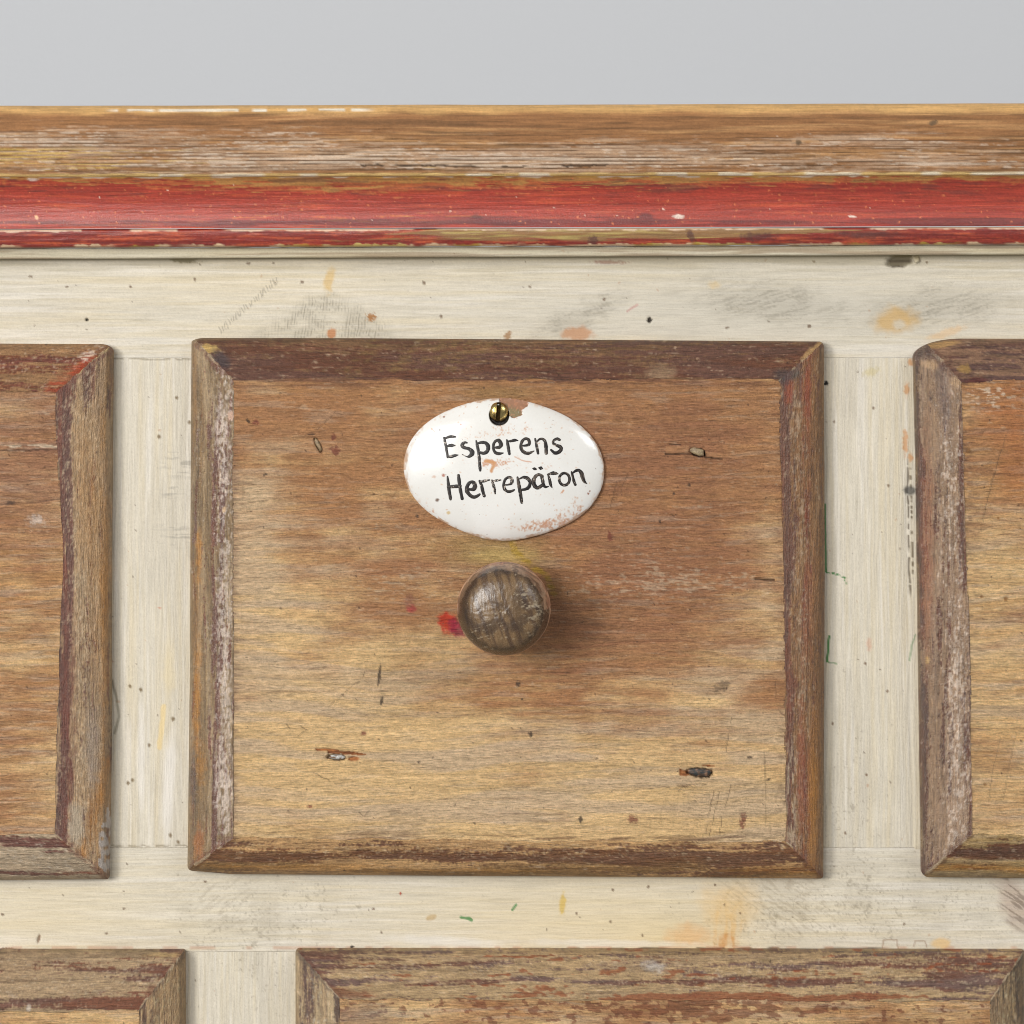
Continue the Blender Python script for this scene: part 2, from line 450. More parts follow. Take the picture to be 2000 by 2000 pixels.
def ex_stile_right(x, y, c, d, rg):
    # a slightly proud strip along the right drawer with a dark open seam
    edge = 1769 + (y - 850) * 0.022
    st = ss(x, edge - 2, edge + 2) * ss(y, 760, 800)
    d = d + 0.30 * st
    k = (1 - ss(np.abs(x - edge - 2 + 3 * (vn(y / 30, x * 0, 5) - .5)), 0.6, 2.6)) * ss(y, 870, 930) * (1 - ss(y, 1150, 1175)) * ss(vn(y / 7, x * 0, 6), .1, .3)
    c = mixc(c, lin(78, 60, 40), 0.85 * k); d = d - 0.5 * k
    k2 = (1 - ss(np.abs(x - edge - 8), 1.0, 3.4)) * ss(y, 905, 925) * (1 - ss(y, 1110, 1135)) * ss(vn(y / 5, x * 0, 16), .42, .62)
    c = mixc(c, lin(98, 80, 52), 0.8 * k2)
    c = mixc(c, lin(62, 60, 58), 0.8 * blob(x, y, 1777, 958, 12, 9, 0, .4, .3, 101, 5))
    for i, (qx, qy, ry) in enumerate([(1778, 708, 7), (1771, 760, 14), (1768, 865, 24), (1778, 893, 9)]):
        c = mixc(c, lin(206, 150, 96), 0.8 * blob(x, y, qx, qy, 5, ry, 0, .4, .6, 102 + i, 4))
    c = mixc(c, lin(206, 190, 140), 0.6 * blob(x, y, 1700, 727, 14, 8, -20, .5, .7, 106, 4))
    # green pencil stroke along the drawer
    gr = pline(x, y, [(1610.5, 985), (1612, 1050), (1613, 1117)], 1.4, 1.4, 0.6, 8) + pline(x, y, [(1613, 1117), (1630, 1120), (1650, 1127), (1652, 1140)], .7, 1.8, 1.4, 9) * ss(vn(x / 3, y / 3, 4), .3, .6)
    gr = gr + pline(x, y, [(1619, 1243), (1617, 1275), (1615, 1292)], 1.6, 1.4, .5, 10) + pline(x, y, [(1615, 1292), (1635, 1297)], .6, 1.4, 1, 11) * 0.7
    gr = gr + 0.6 * pline(x, y, [(1788, 1240), (1781, 1262), (1777, 1290)], .8, 2, 1, 12)
    c = mixc(c, lin(34, 118, 44), 0.9 * np.clip(gr, 0, 1))
    c = mixc(c, lin(20, 16, 12), blob(x, y, 1613, 749, 4.4, 4.6, 0, .3, .5, 107, 3))
    for i, (qx, qy) in enumerate([(1735, 948), (1629, 824), (1690, 1296), (1706, 797), (1626, 1413), (1651, 1627), (1692, 1513), (1733, 1350)]):
        c = mixc(c, lin(110, 80, 50), 0.8 * blob(x, y, qx, qy, 2.4, 3.0, 0, .4, .5, 110 + i, 3))
    c = mixc(c, lin(214, 160, 130), 0.5 * blob(x, y, 1698, 1258, 5, 12, 0, .5, .6, 120, 5))
    return c, d, rg

def ex_mid(x, y, c, d, rg):
    c = mixc(c, lin(58, 132, 64), 0.85 * (pline(x, y, [(901, 1791), (912, 1793), (922, 1797)], 1.8, 2, 1.6, 20) + pline(x, y, [(1008, 1767), (1001, 1777)], 1.4, 2, 1.4, 21)))
    c = mixc(c, lin(214, 180, 84), 0.8 * blob(x, y, 1099, 1766, 6, 20, 6, .4, .5, 22, 6))
    rag = .35 + .65 * ss(.5 * streak(y, x, 60, 7, 231, 3, 4) + .5 * fbm(x / 12, y / 16, 232, 3), .3, .7)
    c = mixc(c, lin(222, 176, 104), 0.6 * rag * blob(x, y, 1418, 1812, 26, 42, 0, .8, .7, 23, 12))
    c = mixc(c, lin(200, 136, 66), 0.7 * rag * blob(x, y, 1420, 1838, 18, 14, 0, .6, .9, 24, 7))
    c = mixc(c, lin(226, 176, 118), 0.6 * blob(x, y, 1345, 1828, 40, 20, 0, .6, .5, 25, 14))
    c = mixc(c, lin(232, 190, 118), 0.45 * blob(x, y, 1425, 1765, 50, 40, 0, .7, .4, 26, 20))
    c = mixc(c, WHITE, 0.7 * blob(x, y, 860, 1838, 110, 9, 3, .5, .3, 27, 20) + 0.5 * blob(x, y, 1180, 1842, 160, 7, 1, .5, .3, 28, 20))
    c = mixc(c, lin(196, 168, 122), 0.8 * blob(x, y, 842, 1792, 10, 5, -18, .3, .3, 29, 5))
    c = mixc(c, lin(120, 88, 62), 0.8 * blob(x, y, 76, 1834, 2.8, 9, 14, .3, .2, 30, 5)); d = d - 0.5 * blob(x, y, 76, 1834, 2.8, 9, 14, .3, .2, 30, 5)
    c = mixc(c, lin(110, 66, 26), 0.9 * blob(x, y, 14, 1855, 14, 5, 0, .3, .5, 31, 5))
    # dark ragged gap line above the lower drawer
    k = (1 - ss(np.abs(y - 1852 + 2 * (vn(x / 20, y * 0, 32) - .5)), 0.5, 3.5)) * ss(vn(x / 28, y * 0, 33), .45, .7) * ss(x, 900, 1250) * (1 - ss(x, 1700, 1760))
    c = mixc(c, lin(86, 66, 44), 0.8 * k)
    k = (1 - ss(np.abs(y - 1851), 1, 5)) * ss(vn(x / 18, y * 0, 34), .5, .8)
    c = mixc(c, lin(190, 140, 110), 0.5 * k)
    c = mixc(c, lin(30, 24, 18), blob(x, y, 688, 1849, 4.2, 2.4, 0, .3, .3, 35, 3))
    m = blob(x, y, 1985, 1765, 30, 60, -30, .5, .4, 36, 20)
    c = mixc(c, lin(176, 150, 134), 0.55 * m)
    a = .6
    c = mixc(c, lin(104, 86, 70), 0.55 * m * ss(streak(x * math.cos(a) + y * math.sin(a), -x * math.sin(a) + y * math.cos(a), 30, 3.2, 37, 2, 2), .5, .8))
    m = blob(x, y, 1530, 1765, 120, 60, 20, .7, .4, 38, 20)
    c = mixc(c, lin(150, 132, 104), 0.32 * m * ss(streak(x * math.cos(a) + y * math.sin(a), -x * math.sin(a) + y * math.cos(a), 18, 3.4, 39, 2, 2), .55, .85))
    m = blob(x, y, 440, 1760, 90, 60, 20, .7, .4, 40, 20)
    c = mixc(c, lin(160, 146, 124), 0.3 * m * ss(streak(x * math.cos(a) - y * math.sin(a), x * math.sin(a) + y * math.cos(a), 18, 3.4, 41, 2, 2), .5, .85))
    c = mixc(c, lin(226, 186, 120), 0.7 * blob(x, y, 1838, 1843, 18, 10, 0, .4, .3, 42, 6))
    for pts in ([(1723, 1852), (1725, 1836), (1752, 1836), (1754, 1852)], [(1783, 1850), (1788, 1838), (1806, 1838), (1810, 1850)]):
        c = mixc(c, lin(150, 116, 90), 0.6 * pline(x, y, pts, .5, 1.4, 1.2, 43))
    for i, (qx, qy) in enumerate([(401, 1722), (782, 1745), (729, 1775), (1126, 1784), (1197, 1738), (1266, 1732), (1255, 1827), (1415, 1767), (1446, 1783), (1397, 1658 + 70), (1766, 1805), (242, 1775), (208, 1823), (5, 1786), (745, 1821), (1193, 1800)]):
        c = mixc(c, lin(104, 76, 50), 0.8 * blob(x, y, qx, qy, 2.8, 2.4, 15 * i, .4, .6, 130 + i, 3))
    c = mixc(c, lin(182, 70, 40), 0.9 * blob(x, y, 782, 1745, 2, 3, 0, .3, .3, 150, 3))
    return c, d, rg

def ex_jl(f):
    return f

frame_piece('top_rail', -420, 2420, 501.6, 699, False, 301, 0.0, ex_top, None, (-4.6, 0))
frame_piece('stile', 176, 412, 694, 1660, True, 302, -0.04, ex_stile_left)
frame_piece('stile', 1566, 1840, 694, 1660, True, 303, -0.03, ex_stile_right)
frame_piece('middle_rail', -420, 2420, 1655, 1859, False, 304, 0.0, ex_mid)
frame_piece('stile', 320, 620, 1854, 2780, True, 305, -0.04)
frame_piece('stile', 1960, 2420, 1854, 2780, True, 306, -0.03)

# the two ends and the back of the chest, seen only from the side
def box(name, x0, x1, y0, y1, z0, z1, mat, parent, col):
    v = np.array([(x, y, z) for x in (x0, x1) for y in (y0, y1) for z in (z0, z1)])
    f = np.array([(0, 1, 3, 2), (4, 6, 7, 5), (0, 4, 5, 1), (2, 3, 7, 6), (0, 2, 6, 4), (1, 5, 7, 3)])
    return mesh_obj(name, v, f, mat, parent, np.broadcast_to(col, (8, 3)), None, False)
box('side_panel', -0.2400, -0.2250, 0.021, 0.24, -0.30, 0.0805, M_cream_z, cab, CREAM)
box('side_panel', 0.2250, 0.2400, 0.021, 0.24, -0.30, 0.0805, M_cream_z, cab, CREAM)
box('back_panel', -0.2240, 0.2240, 0.228, 0.238, -0.30, 0.0805, M_cream_z, cab, lin(120, 98, 74))

# ------------------------------------------------------------------ cornice
BARE = lin(156, 110, 70); BAREL = lin(190, 144, 96); GRAVE = lin(88, 62, 40); PINKW = lin(196, 168, 142)

def strip(name, rows, mat, colf, seed, x0=-440, x1=2440, flip=False):
    """rows: list of (y at left, y at right, proud mm) from the top of the profile downwards"""
    ax = axis(x0, x1)
    yl = np.array([r[0] for r in rows], float); yr = np.array([r[1] for r in rows], float); dd = np.array([r[2] for r in rows], float)
    t = (ax / 2000.0)[None, :]
    y = yl[:, None] * (1 - t) + yr[:, None] * t
    x = np.broadcast_to(ax[None, :], y.shape)
    d = np.broadcast_to(dd[:, None], y.shape)
    c, dd2, rg, ywob = colf(x, y, np.broadcast_to(np.linspace(0, 1, len(rows))[:, None], y.shape))
    P = W(x, y + ywob, d + dd2)
    return grid_obj(name, P, mat, cab, c, rg, flip)

def dens(rows, n_per=2.2):
    out = []
    for a, b in zip(rows[:-1], rows[1:]):
        L = max(abs(b[0] - a[0]), abs(b[2] - a[2]) * 6 * 0.5)
        n = max(1, int(L / n_per))
        for i in range(n):
            t = i / n; out.append(tuple(a[k] * (1 - t) + b[k] * t for k in range(3)))
    out.append(rows[-1]); return out

def col_top(x, y, t):
    yy = y - (207 - 2.3 * x / 1000.0)          # distance below the top edge, 0..138
    c = np.broadcast_to(BARE, x.shape + (3,)).copy()
    s = streak(x, y, 300, 8, 401, 3, 5)
    c = mixc(c, BAREL, 0.75 * ss(s, .5, .85))
    c = mixc(c, lin(112, 80, 52), 0.6 * ss(streak(x, y, 220, 7, 402, 3, 5), .55, .9))
    edge = 1 - ss(yy + 6 * (vn(x / 60, y * 0, 9) - .5), 8, 22)
    c = mixc(c, lin(222, 176, 112), 0.85 * edge)  # top rounding painted paler, as if catching light from above
    # whitewash left in the grain, thicker towards the lower half
    cov = field(x, yy, 0, [(0, 60, 330, 16, .8), (150, 90, 400, 24, .75), (560, 55, 110, 14, .5), (700, 95, 300, 22, .55), (300, 120, 500, 14, .55), (900, 110, 300, 20, .6),
                           (1300, 95, 260, 18, .7), (1500, 120, 500, 16, .75), (1680, 65, 120, 13, .85), (1900, 90, 180, 18, .75), (1380, 130, 90, 8, -.6), (760, 130, 120, 7, -.6),
                           (2000, 125, 300, 12, .5), (1250, 70, 200, 12, .3)])
    gy = yy + 5 * (fbm(x / 420, y / 60, 406, 2) - .5) * 2 + 1.2 * (vn(x / 60, y / 20, 4061) - .5)
    gsp = 6.4
    kb = np.floor(gy / gsp); fr = np.abs((gy / gsp) - kb - .5) * 2      # 0 mid-ridge, 1 groove
    bn = .5 * vn(x / 150, kb * 3.7, 403) + .5 * fbm(x / 20, y / 3.4, 404, 3)
    wm = ss(bn + .48 * cov, .78, 1.10) * (1 - .55 * ss(fr, .5, .95))
    c = mixc(c, PINKW, 0.60 * wm)
    wm2 = ss(.45 * vn(x / 90, kb * 5.1, 405) + .55 * fbm(x / 16, y / 3.2, 4051, 3) + 0.36 * cov, .96, 1.08) * (1 - ss(fr, .6, .9))
    c = mixc(c, lin(220, 202, 182), 0.5 * wm2)
    ym = field(x, yy, 0, [(120, 108, 330, 14, .9), (60, 90, 200, 12, .6), (400, 128, 300, 10, .5), (1030, 112, 60, 10, .4), (1580, 115, 90, 10, .35), (1140, 112, 60, 10, .3)])
    c = mixc(c, lin(212, 176, 92), 0.6 * ss(vn(x / 170, kb * 7.3, 4052) * .7 + .3 * vn(x / 30, y / 3, 4053) + ym * 0.40, .92, 1.15) * ss(fr, .1, .5))
    ga = ss(vn(x / 260, kb * 3.1, 407), .05, .5) * ss(yy, 14, 55) * (0.5 + 0.5 * ss(yy, 45, 85))
    gr = ss(fr + .25 * (vn(x / 14, y / 4, 4071) - .5), 0.62, 1.0) * ga
    c = mixc(c, GRAVE, 0.80 * gr)
    c = c * (1 + .20 * (streak(x, y, 90, 4, 4072, 3, 2) - .5) + .16 * (vn(x / 5, y / 3.2, 4073) - .5))[..., None]
    lg = ss(vn(x / 110, y / 2.7, 408), .83, .95) * ss(yy, 12, 30)
    c = mixc(c, GRAVE, 0.45 * lg)
    # long white flake line under the top edge on the left
    fl = (1 - ss(np.abs(yy - 9 - 2 * (vn(x / 30, y * 0, 4) - .5)), 1.2, 3.2)) * ss(vn(x / 34, y * 0 + 3, 410), .32, .42) * ss(x, 200, 240) * (1 - ss(x, 700, 740))
    c = mixc(c, lin(240, 232, 214), 0.95 * fl)
    # the pale arris at the bottom, white and yellow
    ar = ss(yy + 2.5 * (vn(x / 25, y * 0, 13) - .5), 132, 135)
    c = mixc(c, lin(232, 196, 128), 0.9 * ar)
    c = mixc(c, lin(240, 226, 200), 0.9 * ar * ss(vn(x / 55, y * 0, 14), .45, .6))
    kn = blob(x, y, 1822, 240, 9, 5, -12, .35, .5, 411, 5) + blob(x, y, 1560, 278, 6, 5, 0, .4, .6, 412, 4)
    c = mixc(c, lin(104, 84, 62), 0.9 * np.clip(kn, 0, 1))
    lc = pline(x, y, [(705, 323), (760, 322), (900, 325), (1000, 326), (1130, 324), (1200, 322)], 1.0, 1.6, 1.6, 413) * ss(vn(x / 40, y * 0, 414), .3, .5)
    c = mixc(c, lin(64, 44, 28), 0.9 * lc)
    d = -0.28 * gr - 0.2 * lc + 0.10 * wm2 + 0.12 * (streak(x, y, 200, 7, 415, 2) - .5) + 0.4 * (fbm(x / 700, y * 0, 416, 2) - .5)
    rg = 0.62 + 0.1 * wm
    return c, d, rg, 1.6 * (fbm(x / 260, x * 0 + 1, 417, 3) - .5) * (1 - ss(yy, 0, 25))

rows = [(206.5, 202, -260), (206.5, 202, 10.0), (208, 203.5, 13.0), (212, 207.5, 15.2), (218, 213.5, 16.6), (228, 223.5, 17.3), (260, 256, 17.8), (310, 306, 17.8), (340, 336.5, 17.5), (344.5, 341, 16.9), (346, 342.5, 15.6)]
strip('top_board', [rows[0]] + dens(rows[1:]), M_worn, col_top, 400, flip=False)

RED = lin(168, 44, 34); REDP = lin(176, 66, 58); REDD = lin(118, 34, 30); ORNG = lin(206, 104, 52)
def col_red(x, y, t):
    yy = y - (345.5 - 1.8 * x / 1000.0)        # 0..104 over the cove
    c = np.broadcast_to(lin(174, 64, 46), x.shape + (3,)).copy()
    c = mixc(c, lin(156, 50, 38), 0.6 * ss(streak(x, y, 240, 9, 421, 3, 3), .5, .9))
    c = mixc(c, lin(208, 92, 54), 0.5 * ss(streak(x, y, 120, 5, 422, 3, 3), .6, .95))
    up = field(x, yy, 0, [(1000, 3, 3000, 6, .6), (560, 10, 220, 13, .85), (1000, 8, 260, 10, .5), (1450, 8, 260, 11, .75), (750, 25, 260, 12, .4), (1900, 6, 160, 8, .4), (150, 12, 200, 9, .35), (230, 90, 400, 7, .25), (720, 78, 200, 8, .45)])
    m = ss(streak(x, y, 60, 3.6, 423, 3, 2) * .6 + .4 * fbm(x / 9, y / 6, 424, 3) + .55 * up, .78, 1.02)
    c = mixc(c, lin(204, 116, 62), 0.75 * m)
    c = mixc(c, lin(196, 158, 84), 0.6 * ss(up * .7 + streak(x, y, 50, 4, 425, 3, 2), 1.15, 1.35))
    # greyish film low in the cove, doubling as its painted shade
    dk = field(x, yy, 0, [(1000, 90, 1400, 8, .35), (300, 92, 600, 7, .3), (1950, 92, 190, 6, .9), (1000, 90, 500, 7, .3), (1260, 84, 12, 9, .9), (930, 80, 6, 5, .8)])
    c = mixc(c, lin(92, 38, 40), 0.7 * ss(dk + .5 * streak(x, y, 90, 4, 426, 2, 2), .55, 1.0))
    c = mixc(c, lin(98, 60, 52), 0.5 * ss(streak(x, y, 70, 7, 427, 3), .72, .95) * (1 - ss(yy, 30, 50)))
    # flakes and dots
    fl = blob(x, y, 1325, 423, 11, 4.5, 4, .25, .35, 428, 4) + blob(x, y, 1665, 423, 8, 2, 8, .3, .4, 429, 3) + blob(x, y, 64, 349, 10, 5, 0, .3, .3, 430, 4)
    c = mixc(c, lin(240, 216, 200), np.clip(fl, 0, 1))
    c = mixc(c, lin(240, 190, 140), 0.9 * blob(x, y, 71, 425, 3.6, 4, 0, .4, .6, 431, 3))
    c = mixc(c, lin(240, 210, 190), 0.9 * flecks(x, y, 70, 44, .3, 432, .8, 2.4))
    c = mixc(c, lin(226, 130, 80), 0.7 * flecks(x, y, 17, 11, .3, 436, .7, 2.4))
    c = c * (1 + .22 * (streak(x, y, 90, 4, 4361, 3, 2) - .5) + .16 * (vn(x / 4, y / 3.2, 4362) - .5) + .20 * (_h(np.floor(x / 4.4), np.floor(y / 2.2), 4363) - .5) - .16 * ss(vn(x / 120, y / 2.6, 4364), .6, .85))[..., None]
    # worn arrises top and bottom
    a1 = 1 - ss(yy + 4 * (vn(x / 14, y * 0, 15) - .5), 0.5, 3.5)
    c = mixc(c, lin(234, 190, 96), 0.9 * a1)
    c = mixc(c, lin(240, 226, 206), 0.85 * a1 * ss(vn(x / 48, y * 0, 16), .48, .62))
    d = 0.10 * (streak(x, y, 300, 8, 434, 2) - .5) + 0.1 * np.clip(fl, 0, 1)
    rg = 0.36 + 0.22 * m + 0.12 * (streak(x, y, 200, 9, 435, 2))
    return c, d, rg, 0

def cove_rows():
    # scotia: hollow between two arrises
    out = [(345.5, 342, 15.4)]
    n = 52
    for i in range(n + 1):
        t = i / n
        th = math.radians(-40 + t * 84)         # normal from facing down to slightly up
        z0, z1 = math.sin(math.radians(40)), math.sin(math.radians(44))
        zz = (math.sin(th) + z0) / (z0 + z1)
        dep = math.cos(th)
        d = 15.0 - 5.4 * t - 2.4 * (dep - math.cos(math.radians(40))) / (1 - math.cos(math.radians(40)))
        out.append((346.5 + zz * 100.5, 343 + zz * 98.5, d))
    return out
cr = cove_rows()
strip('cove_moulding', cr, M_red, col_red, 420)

def col_bead(x, y, t):
    yy = y - (449.5 - 2.5 * x / 1000.0)        # 0..34
    c = np.broadcast_to(lin(142, 42, 26), x.shape + (3,)).copy()
    c = mixc(c, lin(110, 28, 22), 0.7 * ss(streak(x, y, 130, 5, 441, 3, 3), .5, .9))
    c = mixc(c, lin(200, 92, 50), 0.7 * ss(streak(x, y, 70, 3.6, 442, 3, 3), .50, .9))
    c = c * (1 + .3 * (vn(x / 4, y / 3, 4421) - .5) + .2 * (_h(np.floor(x / 4.4), np.floor(y / 2.2), 4422) - .5))[..., None]
    ol = field(x, yy, 0, [(1080, 12, 230, 10, 1.0), (1350, 8, 170, 7, .85), (880, 5, 120, 5, .5), (1500, 4, 150, 4, .5), (700, 25, 100, 5, .3)])
    m = ss(ol + .55 * streak(x, y, 60, 3.8, 443, 3, 2), .72, 1.05)
    c = mixc(c, lin(150, 116, 68), 0.85 * m)
    c = mixc(c, lin(186, 164, 92), 0.7 * m * ss(streak(x, y, 90, 3, 444, 2, 2), .6, .85))
    dm = blob(x, y, 1350, 462, 14, 7, 60, .3, .6, 445, 6) + blob(x, y, 1700, 458, 60, 7, 0, .6, .6, 446, 12) + blob(x, y, 1480, 462, 30, 8, 0, .5, .7, 447, 8) + blob(x, y, 1158, 470, 9, 9, 60, .4, .7, 448, 5)
    c = mixc(c, lin(84, 44, 38), 0.75 * np.clip(dm, 0, 1))
    a1 = 1 - ss(yy + 3.5 * (vn(x / 22, y * 0, 17) - .5) + 2 * (vn(x / 7, y * 0, 27) - .5), 1.6, 3.8)
    c = mixc(c, lin(228, 198, 168), 0.85 * a1 * ss(vn(x / 60, y * 0, 18) + .2 * vn(x / 9, y * 0, 28), .26, .42))
    a2 = ss(yy + 4.5 * (vn(x / 17, y * 0, 19) - .5) + 3 * (vn(x / 6, y * 0, 29) - .5), 28.5, 31)
    c = mixc(c, lin(230, 200, 160), 0.85 * a2 * ss(vn(x / 34, y * 0, 20), .3, .5))
    c = mixc(c, lin(190, 166, 60), 0.7 * a2 * ss(vn(x / 70, y * 0, 21), .6, .75))
    a3 = ss(yy, 32.5, 34.5)
    c = mixc(c, lin(92, 30, 16), 0.8 * a3)
    rg = 0.5 + 0.1 * m
    d = 0.12 * (streak(x, y, 60, 6, 449, 2) - .5) + 0.06 * (vn(x / 9, y / 5, 450) - .5)
    return c, d, rg, 1.3 * (fbm(x / 40, x * 0, 451, 3) - .5) * ss(yy, 20, 34)

rows = [(447.8, 443, 8.3), (448.2, 443.3, 9.2), (449.5, 444.5, 9.9), (452, 447, 10.2), (460, 455, 10.0), (470, 464, 9.5), (480, 473, 8.8), (483.5, 476, 8.2), (485, 477.5, 7.2), (485.2, 477.7, 4.6)]
strip('bead_moulding', dens(rows, 2.0), M_red, col_bead, 440)

def col_fil(x, y, t):
    c = cream_col(x, y, False, 461)
    c = c * np.array([.86, .84, .74])
    c = mixc(c, lin(140, 112, 84), 0.55 * ss(streak(x, y, 260, 5, 462, 3, 3), .45, .8) * (1 - ss(t, .55, .8)))
    c = mixc(c, lin(150, 136, 70), 0.7 * ss(t, .86, .95))
    return c, 0.05 * (streak(x, y, 200, 6, 463, 2) - .5), np.full(x.shape, .55), 0
rows = [(485.4, 477.9, 5.2), (485.6, 478.1, 5.5), (503.5, 494.5, 5.4), (505.3, 496.3, 5.1), (506.2, 497.2, 4.2), (506.5, 497.5, -0.6), (508.5, 499.5, -0.8)]
strip('cornice_board', dens(rows, 2.0), M_cream_x, col_fil, 460)

# ------------------------------------------------------------------ drawers
OCH = lin(230, 192, 138); GTAN = lin(212, 182, 146); BRN = lin(172, 120, 78); RBR = lin(158, 108, 76)
PUR = lin(106, 68, 54); DKB = lin(92, 54, 38); OLV = lin(136, 110, 76); RUST = lin(150, 66, 34); AMB = lin(176, 116, 34); LSC = lin(222, 202, 182)

H0, H1 = 5.2, 11.55           # height of the outer edge and of the inner end of the bevel (mm)
HP = 11.4                     # height of the flat field

def interp(pts):
    xs_ = np.array([p[0] for p in pts], float); ys_ = np.array([p[1] for p in pts], float)
    return lambda v: np.interp(v, xs_, ys_)

def fine_detail(c, u, v, seed, k=1.0):
    v0 = v; v = v + 9 * (fbm(u / 230.0, v / 200.0, seed + 15, 2) - .5) * 2
    f1 = streak(u, v, 60, 4.4, seed, 3, 3)
    f2 = vn(u / 12.0, v / 3.0, seed + 1)
    f3 = vn(u / 4.2, v / 3.6, seed + 7)
    f4 = _h(np.floor(u / 4.4), np.floor(v0 / 2.2), seed + 61) * .6 + _h(np.floor(u / 2.2), np.floor(v0 / 2.2), seed + 62) * .4
    c = c * (1 + k * (0.16 * (f1 - .5) + 0.14 * (f2 - .5) + 0.16 * (f3 - .5) + .24 * (f4 - .5)))[..., None]
    c = mixc(c, lin(94, 62, 40), 0.38 * k * ss(vn(u / 48.0, v / 3.2, seed + 2) * .8 + .2 * f3, .70, .90))
    c = mixc(c, lin(222, 196, 164), 0.34 * k * ss(vn(u / 22.0, v / 3.2, seed + 3) * .75 + .25 * f3, .76, .93))
    fb = vn(u / 150.0, v / 2.5, seed + 71) * .7 + .3 * vn(u / 30.0, v / 2.5, seed + 72)
    c = c * (1 - .20 * k * ss(fb, .60, .80) + .13 * k * (1 - ss(fb, .22, .40)))[..., None]
    c = mixc(c, lin(66, 44, 32), 0.75 * flecks(u, v, 36, 30, .28, seed + 5, .8, 2.2))
    return c

def bevel_profile(t, q):
    t = np.clip(t, 0, 1)
    f = 0.62 * (1 - (1 - t) ** 2.6) + 0.38 * t
    h = H0 + (H1 - H0) * f - 1.3 * (1 - ss(t, 0, .16)) ** 1.6
    return h - q * ss(t, 0.965, 1.0)

def side_piece(name, dr, side, colf, parent, seed, quirk, label=None):
    ol, orr, ot, ob = dr['ol'], dr['or'], dr['ot'], dr['ob']
    il, ir, it, ib = dr['il'], dr['ir'], dr['it'], dr['ib']
    cn = dr['corner']; ci = dr['icorner']
    if side in ('top', 'bottom'):
        a, b = (cn['tl'], cn['tr']) if side == 'top' else (cn['bl'], cn['br'])
        ia, ib_ = (ci['tl'], ci['tr']) if side == 'top' else (ci['bl'], ci['br'])
        s = (axis(a[0], b[0]) - a[0]) / (b[0] - a[0])
        if a[1] > 2060: s = np.linspace(0, 1, 30)
        ox = a[0] + (b[0] - a[0]) * s; oy = (ot if side == 'top' else ob)(ox)
        ix = ia[0] + (ib_[0] - ia[0]) * s; iy = (it if side == 'top' else ib)(ix)
    else:
        a, b = (cn['tl'], cn['bl']) if side == 'left' else (cn['tr'], cn['br'])
        ia, ib_ = (ci['tl'], ci['bl']) if side == 'left' else (ci['tr'], ci['br'])
        s = (axis(a[1], b[1]) - a[1]) / (b[1] - a[1])
        if a[0] > 2060 or a[0] < -60: s = np.linspace(0, 1, 30)
        oy = a[1] + (b[1] - a[1]) * s; ox = (ol if side == 'left' else orr)(oy)
        iy = ia[1] + (ib_[1] - ia[1]) * s; ix = (il if side == 'left' else ir)(iy)
    nv = 44
    t = np.linspace(0, 1, nv)
    t = np.sort(np.concatenate([t, [0.006, 0.985, 0.97]]))
    T = t[:, None]
    x = ox[None] * (1 - T) + ix[None] * T; y = oy[None] * (1 - T) + iy[None] * T
    Tb = np.broadcast_to(T, x.shape)
    if True:
        Lx = abs(b[0] - a[0]) if side in ('top', 'bottom') else abs(b[1] - a[1])
        S_ = np.broadcast_to(s[None], x.shape)
        for end, e_, key in ((0, S_, {'top': 'tl', 'bottom': 'bl', 'left': 'tl', 'right': 'tr'}[side]), (1, 1 - S_, {'top': 'tr', 'bottom': 'br', 'left': 'bl', 'right': 'br'}[side])):
            sd = {'tl': 1, 'tr': 2, 'bl': 3, 'br': 4}[key] * 17 + int(abs(cn[key][0]))
            amp = np.sin(np.pi * Tb) ** .5 * np.exp(-e_ * Lx / 11.0)
            x = x + amp * 3.2 * 2 * (fbm(Tb * 16, Tb * 0 + 1, sd, 3) - .5)
            y = y + amp * 3.2 * 2 * (fbm(Tb * 16, Tb * 0 + 5, sd + 9, 3) - .5)
    d = bevel_profile(Tb, quirk)
    d0 = d
    # rounded outer arris
    d = d - 1.0 * (1 - ss(Tb, 0, 0.05)) ** 2
    u, v = (x, y) if side in ('top', 'bottom') else (y, x)
    d = d + 0.22 * (fbm(u / 240, v / 30, seed, 2) - .5) + 0.10 * (streak(u, v, 120, 7, seed + 1, 2) - .5) + 0.05 * (fbm(x / 9, y / 9, seed + 2, 2) - .5) + .06 * (vn(u / 12, v / 2.9, seed + 3) - .5) + .04 * (vn(x / 3, y / 3, seed + 4) - .5)
    c, dd, rg = colf(x, y, Tb, np.broadcast_to(s[None], x.shape))
    # joint line at the mitres: slight recess
    e = np.minimum(np.broadcast_to(s[None], x.shape), 1 - np.broadcast_to(s[None], x.shape))
    L = abs(b[0] - a[0]) if side in ('top', 'bottom') else abs(b[1] - a[1])
    d = d + dd
    w_ = ss(e * L, 0, 6)
    d = d * w_ + (d0 - 1.0 * (1 - ss(Tb, 0, 0.05)) ** 2) * (1 - w_)
    P = W(x, y, d)
    # side wall straight back from the outer edge
    w1 = P[:1].copy(); w1[..., 1] = -0.0010
    w2 = P[:1].copy(); w2[..., 1] = 0.0006
    P = np.concatenate([w2, w1, P], 0)
    cc = np.concatenate([c[:1] * .95, c[:1], c], 0); rg = np.concatenate([rg[:1], rg[:1], rg], 0)
    # skirt behind the inner edge so that the strip has thickness
    k = P[-1:].copy(); k[..., 1] += 0.003
    P = np.concatenate([P, P[-1:], k], 0); cc = np.concatenate([cc, cc[-1:], cc[-1:]], 0); rg = np.concatenate([rg, rg[-1:], rg[-1:]], 0)
    flip = side in ('bottom', 'left')
    return grid_obj(name, P, M_long if side in ('top', 'bottom') else M_side, parent, cc, rg, flip, label=label)

